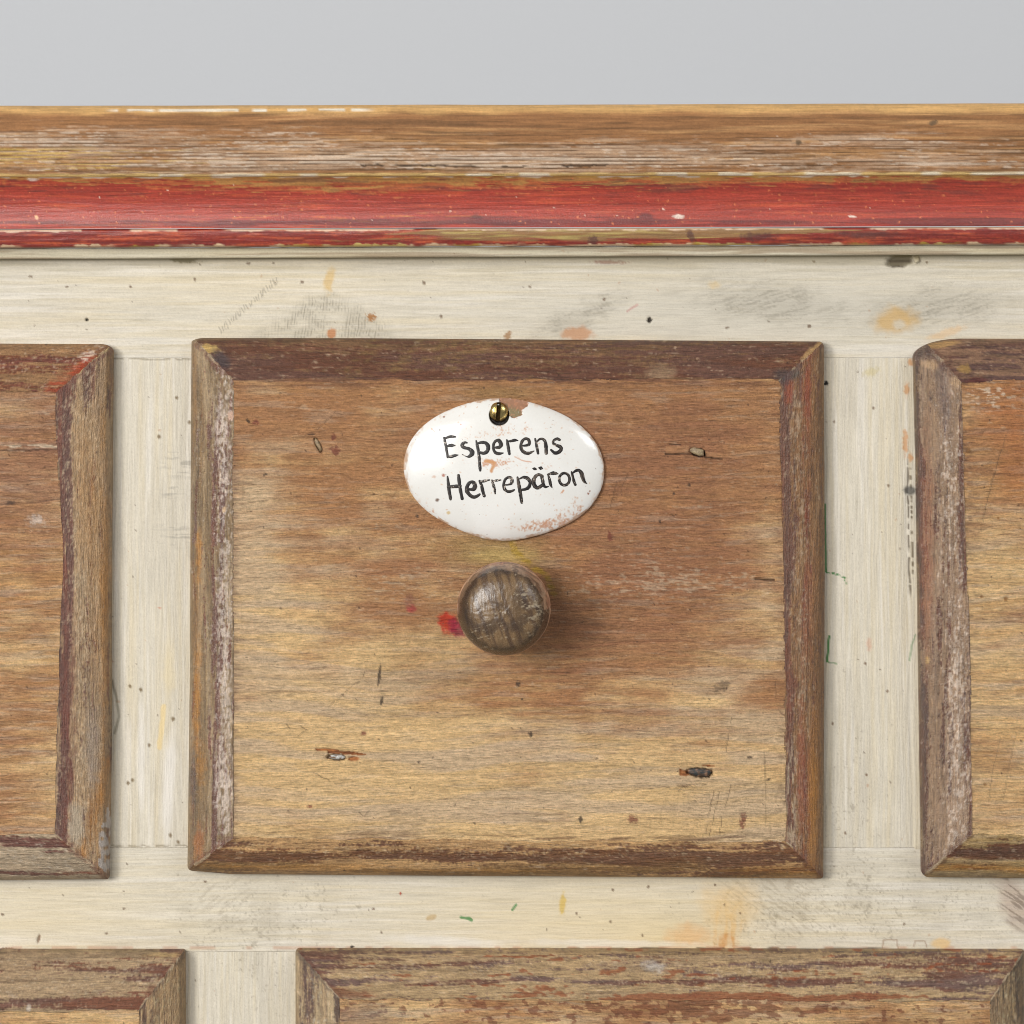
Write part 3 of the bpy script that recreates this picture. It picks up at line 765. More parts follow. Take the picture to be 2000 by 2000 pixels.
def field_panel(dr, colf, parent, seed):
    ci = dr['icorner']
    x0 = min(ci['tl'][0], ci['bl'][0]); x1 = max(ci['tr'][0], ci['br'][0]); y0 = min(ci['tl'][1], ci['tr'][1]); y1 = max(ci['bl'][1], ci['br'][1])
    ax = axis(x0, x1); ay = axis(y0, y1)
    sx = (ax - x0) / (x1 - x0); sy = (ay - y0) / (y1 - y0)
    X, Y = np.meshgrid(ax, ay); SX, SY = np.meshgrid(sx, sy)
    # bend the grid to the inner outline
    lx = dr['il'](Y); rx = dr['ir'](Y)
    x = (lx - 2.5) * (1 - SX) + (rx + 2.5) * SX
    ty = dr['it'](x); by = dr['ib'](x)
    y = (ty - 2.5) * (1 - SY) + (by + 2.5) * SY
    d = HP + 0.30 * (fbm(x / 500, y / 160, seed, 2) - .5) + 0.10 * (streak(x, y, 260, 9, seed + 1, 2) - .5) + 0.045 * (streak(x, y, 60, 5, seed + 2, 2) - .5) + .05 * (vn(x / 11, y / 2.9, seed + 3) - .5) + .022 * (vn(x / 3, y / 3, seed + 4) - .5)
    c, dd, rg = colf(x, y)
    P = W(x, y, d + dd)
    def ring(arr, k): return np.concatenate([arr[:1], arr[:1], arr, arr[-1:], arr[-1:]], 0) if k == 0 else np.concatenate([arr[:, :1], arr[:, :1], arr, arr[:, -1:], arr[:, -1:]], 1)
    for k in (0, 1):
        P = ring(P, k); c = ring(c, k); rg = ring(rg, k)
    P = P.copy()
    for sl in ((0, slice(None)), (-1, slice(None)), (slice(None), 0), (slice(None), -1)):
        P[sl][..., 1] += 0.004
    return grid_obj('panel', P, M_panel, parent, c, rg)

def arc_top(x0, x1, ytop, rx, ry, rx2, ry2, f=None):
    def g(x):
        y = ytop(x) if callable(ytop) else np.full(np.shape(x), float(ytop))
        dx = np.clip((x0 + rx - x) / rx, 0, 1) if rx else 0 * x
        dy = ry * (1 - np.sqrt(np.clip(1 - dx ** 2, 0, 1)))
        dx2 = np.clip((x - (x1 - rx2)) / rx2, 0, 1) if rx2 else 0 * x
        return y + dy + ry2 * (1 - np.sqrt(np.clip(1 - dx2 ** 2, 0, 1)))
    return g

def make_outline(L, R, T, B, iL, iR, iT, iB, rad):
    """L,R functions of y; T,B of x; rad: corner radii (rx, ry) for tl tr br bl"""
    dr = {}
    def refine(fx, fy, x, y):
        for _ in range(4): x = float(fx(y)); y = float(fy(x))
        return x, y
    tl = refine(L, T, 0, 700); tr = refine(R, T, 1000, 700); bl = refine(L, B, 0, 1700); br = refine(R, B, 1000, 1700)
    k = 1 - math.sqrt(.5)
    def o_t(x):
        y = T(x)
        (rx, ry) = rad['tl']; q = np.clip((tl[0] + rx - x) / rx, 0, 1); y = y + ry * (1 - np.sqrt(1 - q ** 2))
        (rx, ry) = rad['tr']; q = np.clip((x - tr[0] + rx) / rx, 0, 1); return y + ry * (1 - np.sqrt(1 - q ** 2))
    def o_b(x):
        y = B(x)
        (rx, ry) = rad['bl']; q = np.clip((bl[0] + rx - x) / rx, 0, 1); y = y - ry * (1 - np.sqrt(1 - q ** 2))
        (rx, ry) = rad['br']; q = np.clip((x - br[0] + rx) / rx, 0, 1); return y - ry * (1 - np.sqrt(1 - q ** 2))
    def o_l(y):
        x = L(y)
        (rx, ry) = rad['tl']; q = np.clip((tl[1] + ry - y) / ry, 0, 1); x = x + rx * (1 - np.sqrt(1 - q ** 2))
        (rx, ry) = rad['bl']; q = np.clip((y - bl[1] + ry) / ry, 0, 1); return x + rx * (1 - np.sqrt(1 - q ** 2))
    def o_r(y):
        x = R(y)
        (rx, ry) = rad['tr']; q = np.clip((tr[1] + ry - y) / ry, 0, 1); x = x - rx * (1 - np.sqrt(1 - q ** 2))
        (rx, ry) = rad['br']; q = np.clip((y - br[1] + ry) / ry, 0, 1); return x - rx * (1 - np.sqrt(1 - q ** 2))
    dr['ol'], dr['or'], dr['ot'], dr['ob'] = o_l, o_r, o_t, o_b
    def wob(f, sd, a):
        return lambda v: f(v) + a * (fbm(np.asarray(v, float) / 55.0, np.asarray(v, float) * 0 + sd, sd, 3) - .5) * 2
    iL, iR, iT, iB = wob(iL, 11, 1.6), wob(iR, 12, 4.0), wob(iT, 13, 5.0), wob(iB, 14, 6.0)
    dr['il'], dr['ir'], dr['it'], dr['ib'] = iL, iR, iT, iB
    dr['corner'] = {'tl': (tl[0] + rad['tl'][0] * k, tl[1] + rad['tl'][1] * k), 'tr': (tr[0] - rad['tr'][0] * k, tr[1] + rad['tr'][1] * k),
                    'bl': (bl[0] + rad['bl'][0] * k, bl[1] - rad['bl'][1] * k), 'br': (br[0] - rad['br'][0] * k, br[1] - rad['br'][1] * k)}
    def iref(fx, fy, x, y):
        for _ in range(4): x = float(fx(y)); y = float(fy(x))
        return (x, y)
    dr['icorner'] = {'tl': iref(iL, iT, 0, 750), 'tr': iref(iR, iT, 1000, 750), 'bl': iref(iL, iB, 0, 1600), 'br': iref(iR, iB, 1000, 1600)}
    return dr

def moulding_col(side, P):
    """P: dict of paint settings for one strip"""
    seed = P['seed']
    def f(x, y, t, s):
        hor = side in ('top', 'bottom')
        u, v = (x, y) if hor else (y, x)
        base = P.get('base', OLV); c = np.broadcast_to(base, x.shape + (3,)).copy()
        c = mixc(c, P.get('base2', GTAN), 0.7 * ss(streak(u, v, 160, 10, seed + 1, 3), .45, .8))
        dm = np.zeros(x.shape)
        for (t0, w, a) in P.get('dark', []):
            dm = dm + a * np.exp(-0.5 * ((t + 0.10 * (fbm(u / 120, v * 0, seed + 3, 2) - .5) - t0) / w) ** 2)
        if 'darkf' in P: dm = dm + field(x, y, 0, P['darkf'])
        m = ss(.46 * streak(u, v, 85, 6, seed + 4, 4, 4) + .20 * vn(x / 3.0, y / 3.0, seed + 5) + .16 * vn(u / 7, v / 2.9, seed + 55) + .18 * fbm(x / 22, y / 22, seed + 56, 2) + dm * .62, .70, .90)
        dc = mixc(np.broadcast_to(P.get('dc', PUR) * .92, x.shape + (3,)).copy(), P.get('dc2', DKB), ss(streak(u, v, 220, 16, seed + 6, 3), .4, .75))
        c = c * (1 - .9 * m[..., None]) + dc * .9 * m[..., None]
        for (col, amp, t0, w, sd, *gs) in P.get('tints', []):
            r = amp * np.exp(-0.5 * ((t - t0) / w) ** 2) * ss(streak(u, v, 170, 12, seed + sd, 3, 4), .35, .75)
            if gs: r = r * np.clip(field(x, y, 0, gs[0]), 0, 1)
            c = mixc(c, col, r)
        # scuffs: small pale ticks; on left-hand bevels they also paint the sheen
        sm = np.zeros(x.shape)
        for (t0, w, a) in P.get('scuff_glint', []): sm = sm + a * np.exp(-0.5 * ((t - t0) / w) ** 2)
        if 'scuff_glint_f' in P: sm = sm * np.clip(.45 + field(x, y, 0, P['scuff_glint_f']), 0, 1.3)
        scm = ss(.40 * vn(u / 8, v / 3.0, seed + 8) + .35 * vn(x / 3.1, y / 3.1, seed + 9) + .25 * fbm(u / 40, v / 9, seed + 19, 2) + .30 * sm, .66, .96)
        c = mixc(c, P.get('sc', LSC), .55 * scm)
        c = fine_detail(c, u, v, seed + 10, 1.1)
        # mitre: dirt kept in the joint
        e = np.minimum(s, 1 - s) * P['len']
        cm = (1 - ss(e + 26 * (fbm(x / 9, y / 9, 8812, 3) - .5), 3, 14))
        c = mixc(c, P.get('dc2', DKB) * .9, .55 * cm)
        c = mixc(c, lin(206, 184, 150), .55 * (1 - ss(e, 1, 4)) * ss(fbm(x / 16, y / 16, 8813, 3), .52, .62))
        # shade of the rounding painted along the outer edge, then the worn arris
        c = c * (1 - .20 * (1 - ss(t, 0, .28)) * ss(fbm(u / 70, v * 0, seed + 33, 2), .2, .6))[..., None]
        c = mixc(c, P.get('arris', lin(150, 128, 92)), .45 * (1 - ss(t, .01, .05)) * ss(vn(u / 40, v * 0, seed + 13), .3, .7))
        # dark line where bevel meets the field
        if P.get('inner', 0): c = mixc(c, lin(70, 46, 36), P['inner'] * ss(t, .955, .985) * ss(vn(u / 12, v * 0, seed + 14), .2, .6))
        dd = -0.06 * m + 0.05 * scm
        rg = np.full(x.shape, P.get('rough', .42)) + .12 * (1 - m) - .05 * scm
        if 'extra' in P: c, dd, rg = P['extra'](x, y, t, c, dd, rg)
        return c, dd, rg
    return f

# nails and splinters of the middle drawer's field: (x, y, rx, ry, angle)
NAILS = [(657, 1478.5, 19, 6, 2), (1367, 1508.5, 25, 9.5, 3), (1362, 882.5, 15, 8, 16), (621, 869, 5, 16, -27)]

def panel_mid(x, y):
    c = np.broadcast_to(OCH, x.shape + (3,)).copy()
    s1 = streak(x, y, 320, 24, 501, 3, 12)
    c = mixc(c, GTAN, .9 * ss(s1 + field(x, y, 0, [(560, 1180, 130, 220, .22), (480, 900, 50, 340, .25), (1380, 1420, 160, 60, .28), (1480, 1500, 60, 220, .25), (620, 1340, 200, 30, .1), (700, 1600, 300, 60, .1)]), .42, .75))
    cb = field(x, y, .40, [(1000, 770, 620, 55, .32), (1300, 900, 240, 170, .42), (720, 880, 180, 130, .14), (1250, 1180, 230, 110, .22), (1080, 1340, 240, 80, .22), (840, 1110, 160, 110, .10),
                           (600, 1480, 300, 130, -.42), (1000, 1600, 620, 80, -.40), (1440, 1540, 180, 130, -.34), (500, 1120, 70, 340, -.34), (700, 1180, 120, 160, -.10), (760, 1010, 120, 90, .10), (1420, 1300, 90, 90, -.16), (1500, 900, 25, 160, -.28), (1050, 1500, 300, 60, -.08)])
    st = .20 * streak(x, y, 190, 14, 502, 4, 16) + .14 * streak(x, y, 60, 5, 503, 3, 6) + .66 * ((fbm(x / 150, y / 80, 5031, 4) - .5) * 1.7 + .5)
    m = ss(st + cb * .95, .50, 1.16)
    c = mixc(c, BRN, .92 * m)
    rb = field(x, y, 0, [(1250, 1020, 230, 130, .7), (1250, 1200, 200, 90, .55), (1150, 830, 260, 60, .35), (840, 1150, 120, 80, .4), (1100, 1350, 160, 70, .4), (700, 870, 140, 60, .25), (1350, 860, 140, 60, .4)])
    m2 = ss(.3 * streak(x, y, 110, 7, 504, 4, 10) + .7 * fbm(x / 80, y / 40, 505, 4) + .5 * rb, .50, 1.05)
    c = mixc(c, RBR, .85 * m2 * np.clip(.25 + rb, 0, 1))
    c = mixc(c, lin(196, 146, 90), .16 * ss(streak(x, y, 150, 6, 506, 3, 10), .45, .95) * (1 - ss(y, 1350, 1500)))
    c = mixc(c, lin(212, 174, 118), .35 * ss(streak(x, y, 200, 9, 507, 3, 12), .45, .9) * ss(y, 1150, 1400))
    c = mixc(c, lin(196, 176, 154), .22 * ss(streak(x, y, 90, 7, 508, 3, 8) + field(x, y, 0, [(1290, 1420, 200, 40, .18), (800, 1500, 300, 40, .1), (520, 1050, 60, 200, .1)]), .70, .95))
    # bands of pale scuffing left and right of the knob
    sf = field(x, y, 0, [(790, 1145, 75, 34, 1.0), (1250, 1145, 170, 26, .9), (1400, 1130, 120, 18, .7), (1290, 1080, 60, 22, .5), (1330, 720 + 64, 30, 10, .4), (1400, 810, 16, 5, .9), (1470, 805, 14, 4, .6), (1215, 825, 14, 4, .9), (760, 1030, 40, 6, .8), (1040, 1330, 60, 30, .5), (1370, 990, 20, 6, .9), (620, 830, 30, 20, .4)])
    tk = .6 * vn(x / 16, y / 3.1, 509) + .4 * vn(x / 5, y / 3, 510)
    c = mixc(c, lin(212, 188, 158), .45 * ss(tk + .30 * sf, .80, 1.06))
    # yellow-green film round the plate and the knob, red dab, amber drip
    c = mixc(c, lin(172, 146, 92), .6 * blob(x, y, 965, 1078, 105, 34, 4, .7, .3, 511, 24))
    c = mixc(c, lin(206, 178, 110), .6 * blob(x, y, 980, 1085, 60, 14, 0, .7, .3, 512, 18))
    c = mixc(c, lin(150, 122, 78), .55 * blob(x, y, 975, 768, 65, 14, 0, .8, .3, 513, 18))
    dp = pline(x, y, [(1001, 1058), (1006, 1078), (1020, 1090), (1045, 1108), (1068, 1125), (1082, 1160)], 2.8, 6, 2.5, 514)
    dp = dp * (.35 + .65 * ss(streak(x, y, 30, 5, 5141, 3, 3), .2, .6)) * ss(vn(x / 16, y / 16, 5142) + .35, .35, .7)
    c = mixc(c, lin(184, 148, 44), .75 * dp)
    c = mixc(c, lin(88, 68, 34), .5 * blob(x, y, 1083, 1145, 14, 28, -20, .7, .5, 515, 10))
    c = mixc(c, lin(204, 58, 34), .92 * blob(x, y, 876, 1216, 17, 22, -20, .3, .45, 516, 8))
    c = mixc(c, lin(158, 40, 68), .85 * blob(x, y, 893, 1228, 13, 20, -35, .35, .45, 517, 6))
    c = mixc(c, lin(178, 62, 66), .75 * blob(x, y, 804, 1188, 8, 7, 0, .5, .6, 518, 5))
    c = mixc(c, lin(124, 70, 70), .4 * blob(x, y, 798, 1172, 10, 12, 0, .6, .6, 519, 5))
    c = mixc(c, lin(96, 72, 56), .40 * blob(x, y, 1150, 1215, 75, 45, 20, .8, .4, 520, 22) * ss(streak(x, y, 70, 6, 521, 3, 4), .3, .7))  # knob's cast shadow painted beside it, broken up by streaks
    # red-brown dabs
    for i, (qx, qy, rx, ry) in enumerate([(652, 853, 5, 7), (655, 880, 9, 8), (499, 824, 6, 5), (1451, 1603, 6, 14), (605, 1575, 5, 4), (710, 1432, 5, 4), (1192, 1048, 6, 8), (1236, 1600, 10, 7)]):
        c = mixc(c, lin(126, 62, 50), .8 * blob(x, y, qx, qy, rx, ry, 0, .4, .9, 530 + i, 3.4))
    # dark marks
    for i, (qx, qy, rx, ry, a) in enumerate([(741, 1317, 3, 20, 6), (1012, 1336, 5, 5, 0), (1036, 1434, 4.5, 5, 0), (1134, 1601, 4, 7, 0), (745, 1370, 3, 8, 10), (818, 1489, 3, 3, 0), (1020, 1366, 2.5, 2.5, 0), (484, 822, 3, 5, -40), (518, 927, 5, 2, -30), (815, 1008, 3, 3, 0), (1465, 1479, 6, 2.4, 0), (1500, 1523, 5, 2, -20), (1346, 947, 3, 3, 0), (1315, 964, 3, 3, 0), (1289, 1019, 2.5, 4, 0)]):
        c = mixc(c, lin(58, 46, 38), .85 * blob(x, y, qx, qy, rx, ry, a, .35, .7, 545 + i, 3))
    c = mixc(c, lin(92, 78, 60), .6 * blob(x, y, 1408, 1342, 22, 8, -28, .5, .9, 561, 5))
    # fine cracks and scratches
    ck = np.zeros(x.shape)
    for pts in ([(458, 986), (520, 977), (590, 969)], [(458, 1056), (480, 1050), (512, 1039)], [(642, 1380), (668, 1357), (690, 1338), (708, 1328), (712, 1312)], [(708, 1328), (722, 1334)], [(612, 1510), (650, 1528), (700, 1556)],
                [(1240, 1542), (1290, 1538), (1345, 1534), (1380, 1531)], [(1277, 1280), (1290, 1268), (1305, 1258)], [(1325, 1545), (1338, 1535), (1352, 1526)], [(700, 1585), (712, 1594), (724, 1580)], [(580, 1440), (600, 1426), (588, 1418)],
                [(1514, 1320), (1515, 1365), (1524, 1392), (1535, 1400)], [(508, 1501), (535, 1503)], [(1395, 1545), (1385, 1590), (1378, 1630)], [(1405, 1546), (1396, 1590), (1385, 1632)], [(1428, 1530), (1412, 1590), (1405, 1630)],
                [(1430, 1400), (1424, 1430), (1418, 1470)], [(620, 868 - 30), (640, 820), (660, 800)], [(1190, 1000), (1200, 960), (1206, 940)], [(1214, 960), (1226, 925)], [(1308, 1000), (1318, 1010)], [(560, 1415), (570, 1430)]):
        ck = np.maximum(ck, pline(x, y, pts, .35, 1.3, 1.4, 562) * ss(vn(x / 8, y / 8, 563), .2, .45))
    c = mixc(c, lin(88, 64, 44), .55 * ck)
    # vertical craquelure on the far right and left of the field
    cv = ss(vn(x / 2.8, y / 60, 564), .80, .95) * np.clip(field(x, y, 0, [(1500, 1480, 24, 150, .9), (1380, 1600, 60, 40, .5), (470, 950, 18, 260, .4)]), 0, 1)
    c = mixc(c, lin(112, 88, 62), .5 * cv)
    # dark fringe where the bevel paint was combed onto the field
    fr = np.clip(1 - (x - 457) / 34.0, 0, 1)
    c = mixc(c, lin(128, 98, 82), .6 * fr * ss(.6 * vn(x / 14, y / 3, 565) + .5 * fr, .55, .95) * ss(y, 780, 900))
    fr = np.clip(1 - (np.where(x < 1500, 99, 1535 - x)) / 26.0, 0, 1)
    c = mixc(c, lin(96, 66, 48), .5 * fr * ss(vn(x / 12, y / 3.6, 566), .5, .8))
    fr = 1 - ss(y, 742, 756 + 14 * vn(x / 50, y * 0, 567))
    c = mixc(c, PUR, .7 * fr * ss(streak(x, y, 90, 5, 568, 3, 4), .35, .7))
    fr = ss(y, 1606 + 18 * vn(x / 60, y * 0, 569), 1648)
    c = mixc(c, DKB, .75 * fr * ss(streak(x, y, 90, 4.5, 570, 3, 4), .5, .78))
    c = fine_detail(c, x, y, 571, .85)
    # splinters: torn wood round the nails
    d = -0.10 * ck
    sp = inpoly(x, y, [(616, 1461), (620, 1461), (663, 1465), (663, 1467), (690, 1468), (700, 1470), (717, 1473.5), (700, 1475), (660, 1472), (641, 1471), (641, 1466.5), (617, 1466)]).astype(float)
    sp = np.maximum(sp, blob(x, y, 691, 1482, 11, 4.5, 0, .2, .15, 572, 4))
    sp = np.maximum(sp, inpoly(x, y, [(1326, 1502), (1345, 1505), (1348, 1515), (1328, 1515)]).astype(float))
    sp = np.maximum(sp, inpoly(x, y, [(1370, 1494.5), (1392, 1494), (1396, 1496), (1380, 1497)]).astype(float))
    c = mixc(c, lin(178, 112, 62), .95 * sp); c = mixc(c, lin(112, 62, 32), .7 * sp * ss(vn(x / 20, y / 2.0, 573), .5, .7))
    d = d - .8 * sp
    lip = inpoly(x, y, [(1300, 886), (1345, 872), (1345, 886)]) | inpoly(x, y, [(1378, 882), (1410, 886), (1410, 896), (1378, 894)]) | inpoly(x, y, [(1300, 871), (1345, 871), (1346, 886), (1300, 886.5)])
    c = mixc(c, lin(188, 138, 96), .6 * lip); d = d + .18 * lip
    cr_ = pline(x, y, [(1300, 887), (1330, 887), (1345, 886), (1358, 889), (1372, 893)], .9, 1.2, .5, 574) + pline(x, y, [(1376, 882), (1378, 893), (1410, 896.5)], .9, 1.2, .5, 575) + pline(x, y, [(1306, 868.5), (1330, 868.5)], .5, 1, .4, 576) + pline(x, y, [(602, 848), (614, 849)], .6, 1, .4, 577)
    cr_ = cr_ + pline(x, y, [(1475, 1131), (1512, 1133)], 1.2, 1.5, .5, 578)
    c = mixc(c, lin(60, 38, 22), .8 * np.clip(cr_, 0, 1)); d = d - .9 * np.clip(cr_, 0, 1)
    for (qx, qy, rx, ry, a) in NAILS:
        e = blob(x, y, qx + .6, qy + .8, rx + .4, ry + .6, a, .12, .30, 579, 5)
        c = mixc(c, lin(74, 52, 36), (.8 if rx > ry else .5) * e); d = d - 1.3 * e
    rg = .50 + .10 * (1 - m) + .1 * (streak(x, y, 120, 12, 580, 2) - .5)
    return c, d, rg

def simple_panel(seed, brown, gs, extra=None):
    def f(x, y):
        c = np.broadcast_to(OCH, x.shape + (3,)).copy()
        c = mixc(c, GTAN, .75 * ss(streak(x, y, 220, 22, seed, 3, 14), .40, .85))
        cb = field(x, y, brown, gs)
        m = ss(.20 * streak(x, y, 170, 12, seed + 1, 4, 14) + .14 * streak(x, y, 54, 5, seed + 2, 3, 5) + .60 * ((fbm(x / 140, y / 80, seed + 12, 4) - .5) * 1.7 + .5) + cb * .95, .50, 1.16)
        c = mixc(c, BRN, .9 * m)
        c = mixc(c, RBR, .6 * ss(.3 * streak(x, y, 110, 7, seed + 3, 4, 10) + .7 * fbm(x / 80, y / 40, seed + 4, 4) + .35 * cb, .52, 1.0))
        c = mixc(c, lin(198, 146, 84), .35 * ss(streak(x, y, 150, 7, seed + 5, 3, 10), .5, .95))
        c = mixc(c, lin(200, 180, 158), .32 * ss(streak(x, y, 80, 7, seed + 6, 3, 8), .65, .95))
        if extra is not None: c = extra(x, y, c)
        c = fine_detail(c, x, y, seed + 7, 1.0)
        return c, 0.05 * (fbm(x / 7, y / 6, seed + 8, 2) - .5), .50 + .1 * (1 - m)
    return f

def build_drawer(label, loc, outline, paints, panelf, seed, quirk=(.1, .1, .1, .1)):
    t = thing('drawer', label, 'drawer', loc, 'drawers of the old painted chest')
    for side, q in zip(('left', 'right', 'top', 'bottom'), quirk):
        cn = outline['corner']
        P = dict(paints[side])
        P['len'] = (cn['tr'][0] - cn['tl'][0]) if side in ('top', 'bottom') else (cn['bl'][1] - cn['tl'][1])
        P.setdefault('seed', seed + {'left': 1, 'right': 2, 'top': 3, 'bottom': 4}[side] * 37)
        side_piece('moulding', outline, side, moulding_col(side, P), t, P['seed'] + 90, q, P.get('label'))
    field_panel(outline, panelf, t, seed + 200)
    return t

K = lambda v: (lambda q: np.full(np.shape(q), float(v)))

# --- middle drawer
om = make_outline(interp([(660, 374), (1000, 372), (1300, 371), (1700, 366)]), interp([(660, 1609), (1100, 1611), (1500, 1609), (1714, 1608)]),
                  interp([(370, 660), (700, 660.5), (1200, 664), (1607, 667)]), interp([(366, 1700), (450, 1707), (800, 1710), (1300, 1713), (1608, 1716)]),
                  interp([(740, 457), (1640, 456)]), interp([(740, 1521), (1100, 1530), (1640, 1533)]), interp([(450, 746), (620, 741), (1530, 743)]), interp([(450, 1636), (900, 1641), (1530, 1644)]),
                  {'tl': (26, 9), 'tr': (10, 10), 'br': (6, 6), 'bl': (9, 9)})

def ex_m_top(x, y, t, c, dd, rg):
    c = mixc(c, lin(204, 170, 104), .9 * blob(x, y, 406, 681, 22, 7, 6, .35, .6, 601, 6))
    c = mixc(c, lin(66, 62, 66), .7 * blob(x, y, 432, 702, 20, 14, 45, .6, .5, 602, 8))
    c = mixc(c, lin(178, 150, 118), .45 * blob(x, y, 1290, 728, 26, 16, 0, .4, .4, 603, 10))
    for i, xx in enumerate((790, 838, 860, 890, 905, 930, 700, 720)):
        c = mixc(c, lin(146, 118, 66), .34 * pline(x, y, [(xx + 35, 662), (xx, 700), (xx - 22, 722)], .6, 9, 5, 610 + i) * ss(streak(x, y, 40, 4, 6101, 2, 2), .3, .7))
    c = mixc(c, lin(204, 164, 110), .7 * blob(x, y, 1590, 682, 34, 6, -38, .5, .6, 604, 7))
    c = mixc(c, lin(70, 66, 66), .6 * blob(x, y, 1530, 735, 18, 14, 0, .6, .5, 605, 8))
    return c, dd, rg
def ex_m_left(x, y, t, c, dd, rg):
    for i, (qx, qy, rx, ry) in enumerate([(432, 830, 12, 50), (436, 900, 10, 60), (436, 1190, 12, 90), (440, 1340, 12, 60), (438, 1500, 14, 60), (436, 1560, 14, 50)]):
        m = blob(x, y, qx, qy, rx, ry, 0, .7, .6, 620 + i, 9) * ss(vn(x / 2.8, y / 6, 626), .35, .6)
        c = mixc(c, lin(226, 206, 190), .6 * m)  # pale stripes paint a highlight along the inner edge
    c = mixc(c, lin(232, 190, 164), .8 * blob(x, y, 451, 812, 6, 9, 0, .4, .5, 627, 4))
    c = mixc(c, lin(226, 190, 150), .9 * blob(x, y, 438, 995, 3.6, 6, 12, .3, .3, 628, 4))
    c = mixc(c, lin(190, 124, 26), .6 * blob(x, y, 389, 1085, 6, 40, 0, .6, .8, 629, 9) + .5 * blob(x, y, 385, 1360, 7, 90, 2, .6, .8, 630, 9) + .45 * blob(x, y, 392, 1500, 9, 40, 0, .6, .8, 631, 9))
    c = mixc(c, lin(74, 66, 60), .6 * blob(x, y, 376, 1530, 9, 60, 0, .6, .5, 632, 9))
    c = mixc(c, lin(168, 96, 40), .6 * blob(x, y, 389, 1650, 9, 30, 0, .6, .6, 633, 9))
    return c, dd, rg
def ex_m_right(x, y, t, c, dd, rg):
    c = mixc(c, lin(160, 66, 30), .65 * blob(x, y, 1541, 755, 7, 34, 0, .6, .6, 640, 8) + .55 * blob(x, y, 1577, 760, 7, 60, 0, .6, .6, 641, 9))
    c = mixc(c, lin(60, 60, 62), .7 * blob(x, y, 1540, 735, 24, 12, -35, .6, .6, 642, 8))
    c = mixc(c, AMB, .65 * blob(x, y, 1588, 1560, 10, 130, 1, .6, .5, 643, 16))
    c = mixc(c, lin(206, 182, 150), .6 * blob(x, y, 1545, 1560, 10, 100, 0, .6, .5, 644, 12) * ss(vn(x / 2.8, y / 20, 645), .4, .6))
    c = mixc(c, RUST, .55 * blob(x, y, 1566, 1520, 8, 120, 0, .6, .6, 646, 14))
    return c, dd, rg

mid_paint = {
    'left': dict(base=OLV, base2=lin(176, 150, 116), dark=[(.62, .20, .55), (.97, .05, .3), (.10, .05, .3)], dc=lin(116, 76, 66), dc2=lin(116, 66, 46), scuff_glint=[(.78, .15, .95)],  # pale ticks are scuffs plus painted sheen
                 scuff_glint_f=[(430, 900, 60, 200, .4), (430, 1250, 60, 160, .4), (430, 1540, 60, 90, .4)], sc=lin(238, 220, 206), tints=[(AMB, .30, .12, .10, 21)], inner=.15, rough=.24, extra=ex_m_left),
    'right': dict(base=lin(140, 98, 56), base2=lin(158, 120, 80), dark=[(.88, .12, .85), (.45, .10, .4), (.05, .10, .2)], dc=lin(108, 66, 48), dc2=lin(116, 62, 36), scuff_glint=[(.62, .16, .7)], sc=lin(190, 164, 136),
                  tints=[(lin(140, 94, 40), .7, .12, .14, 22), (RUST, .5, .45, .1, 23)], inner=.1, rough=.48, extra=ex_m_right),
    'top': dict(base=lin(130, 96, 66), base2=lin(120, 88, 60), dark=[(.5, .5, .68), (.9, .12, .3)], dc=lin(108, 72, 60), dc2=lin(104, 62, 44), scuff_glint=[(.5, .4, .10)], sc=lin(190, 160, 128), arris=lin(128, 112, 84), rough=.52, extra=ex_m_top,
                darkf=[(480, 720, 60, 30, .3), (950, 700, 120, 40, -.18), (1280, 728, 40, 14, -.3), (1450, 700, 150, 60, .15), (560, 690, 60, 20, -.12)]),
    'bottom': dict(base=lin(198, 156, 106), base2=lin(178, 138, 94), dark=[(.52, .17, .56), (.88, .08, .12), (.1, .15, .05)], dc=lin(106, 66, 48), dc2=lin(108, 62, 34), scuff_glint=[(.7, .2, .3)], sc=lin(214, 188, 150), tints=[(lin(138, 104, 60), .8, .12, .22, 24), (AMB, .35, .2, .1, 25)],
                   darkf=[(1150, 1680, 330, 30, .3), (1450, 1690, 150, 30, .3), (500, 1680, 90, 14, .25), (420, 1690, 50, 30, .4), (650, 1700, 140, 16, -.3)], arris=lin(140, 110, 78), rough=.5),
}
mid = build_drawer('drawer with a white oval china name plate and a round wooden knob', (0.0, 0.0, -0.031), om, mid_paint, panel_mid, 700)

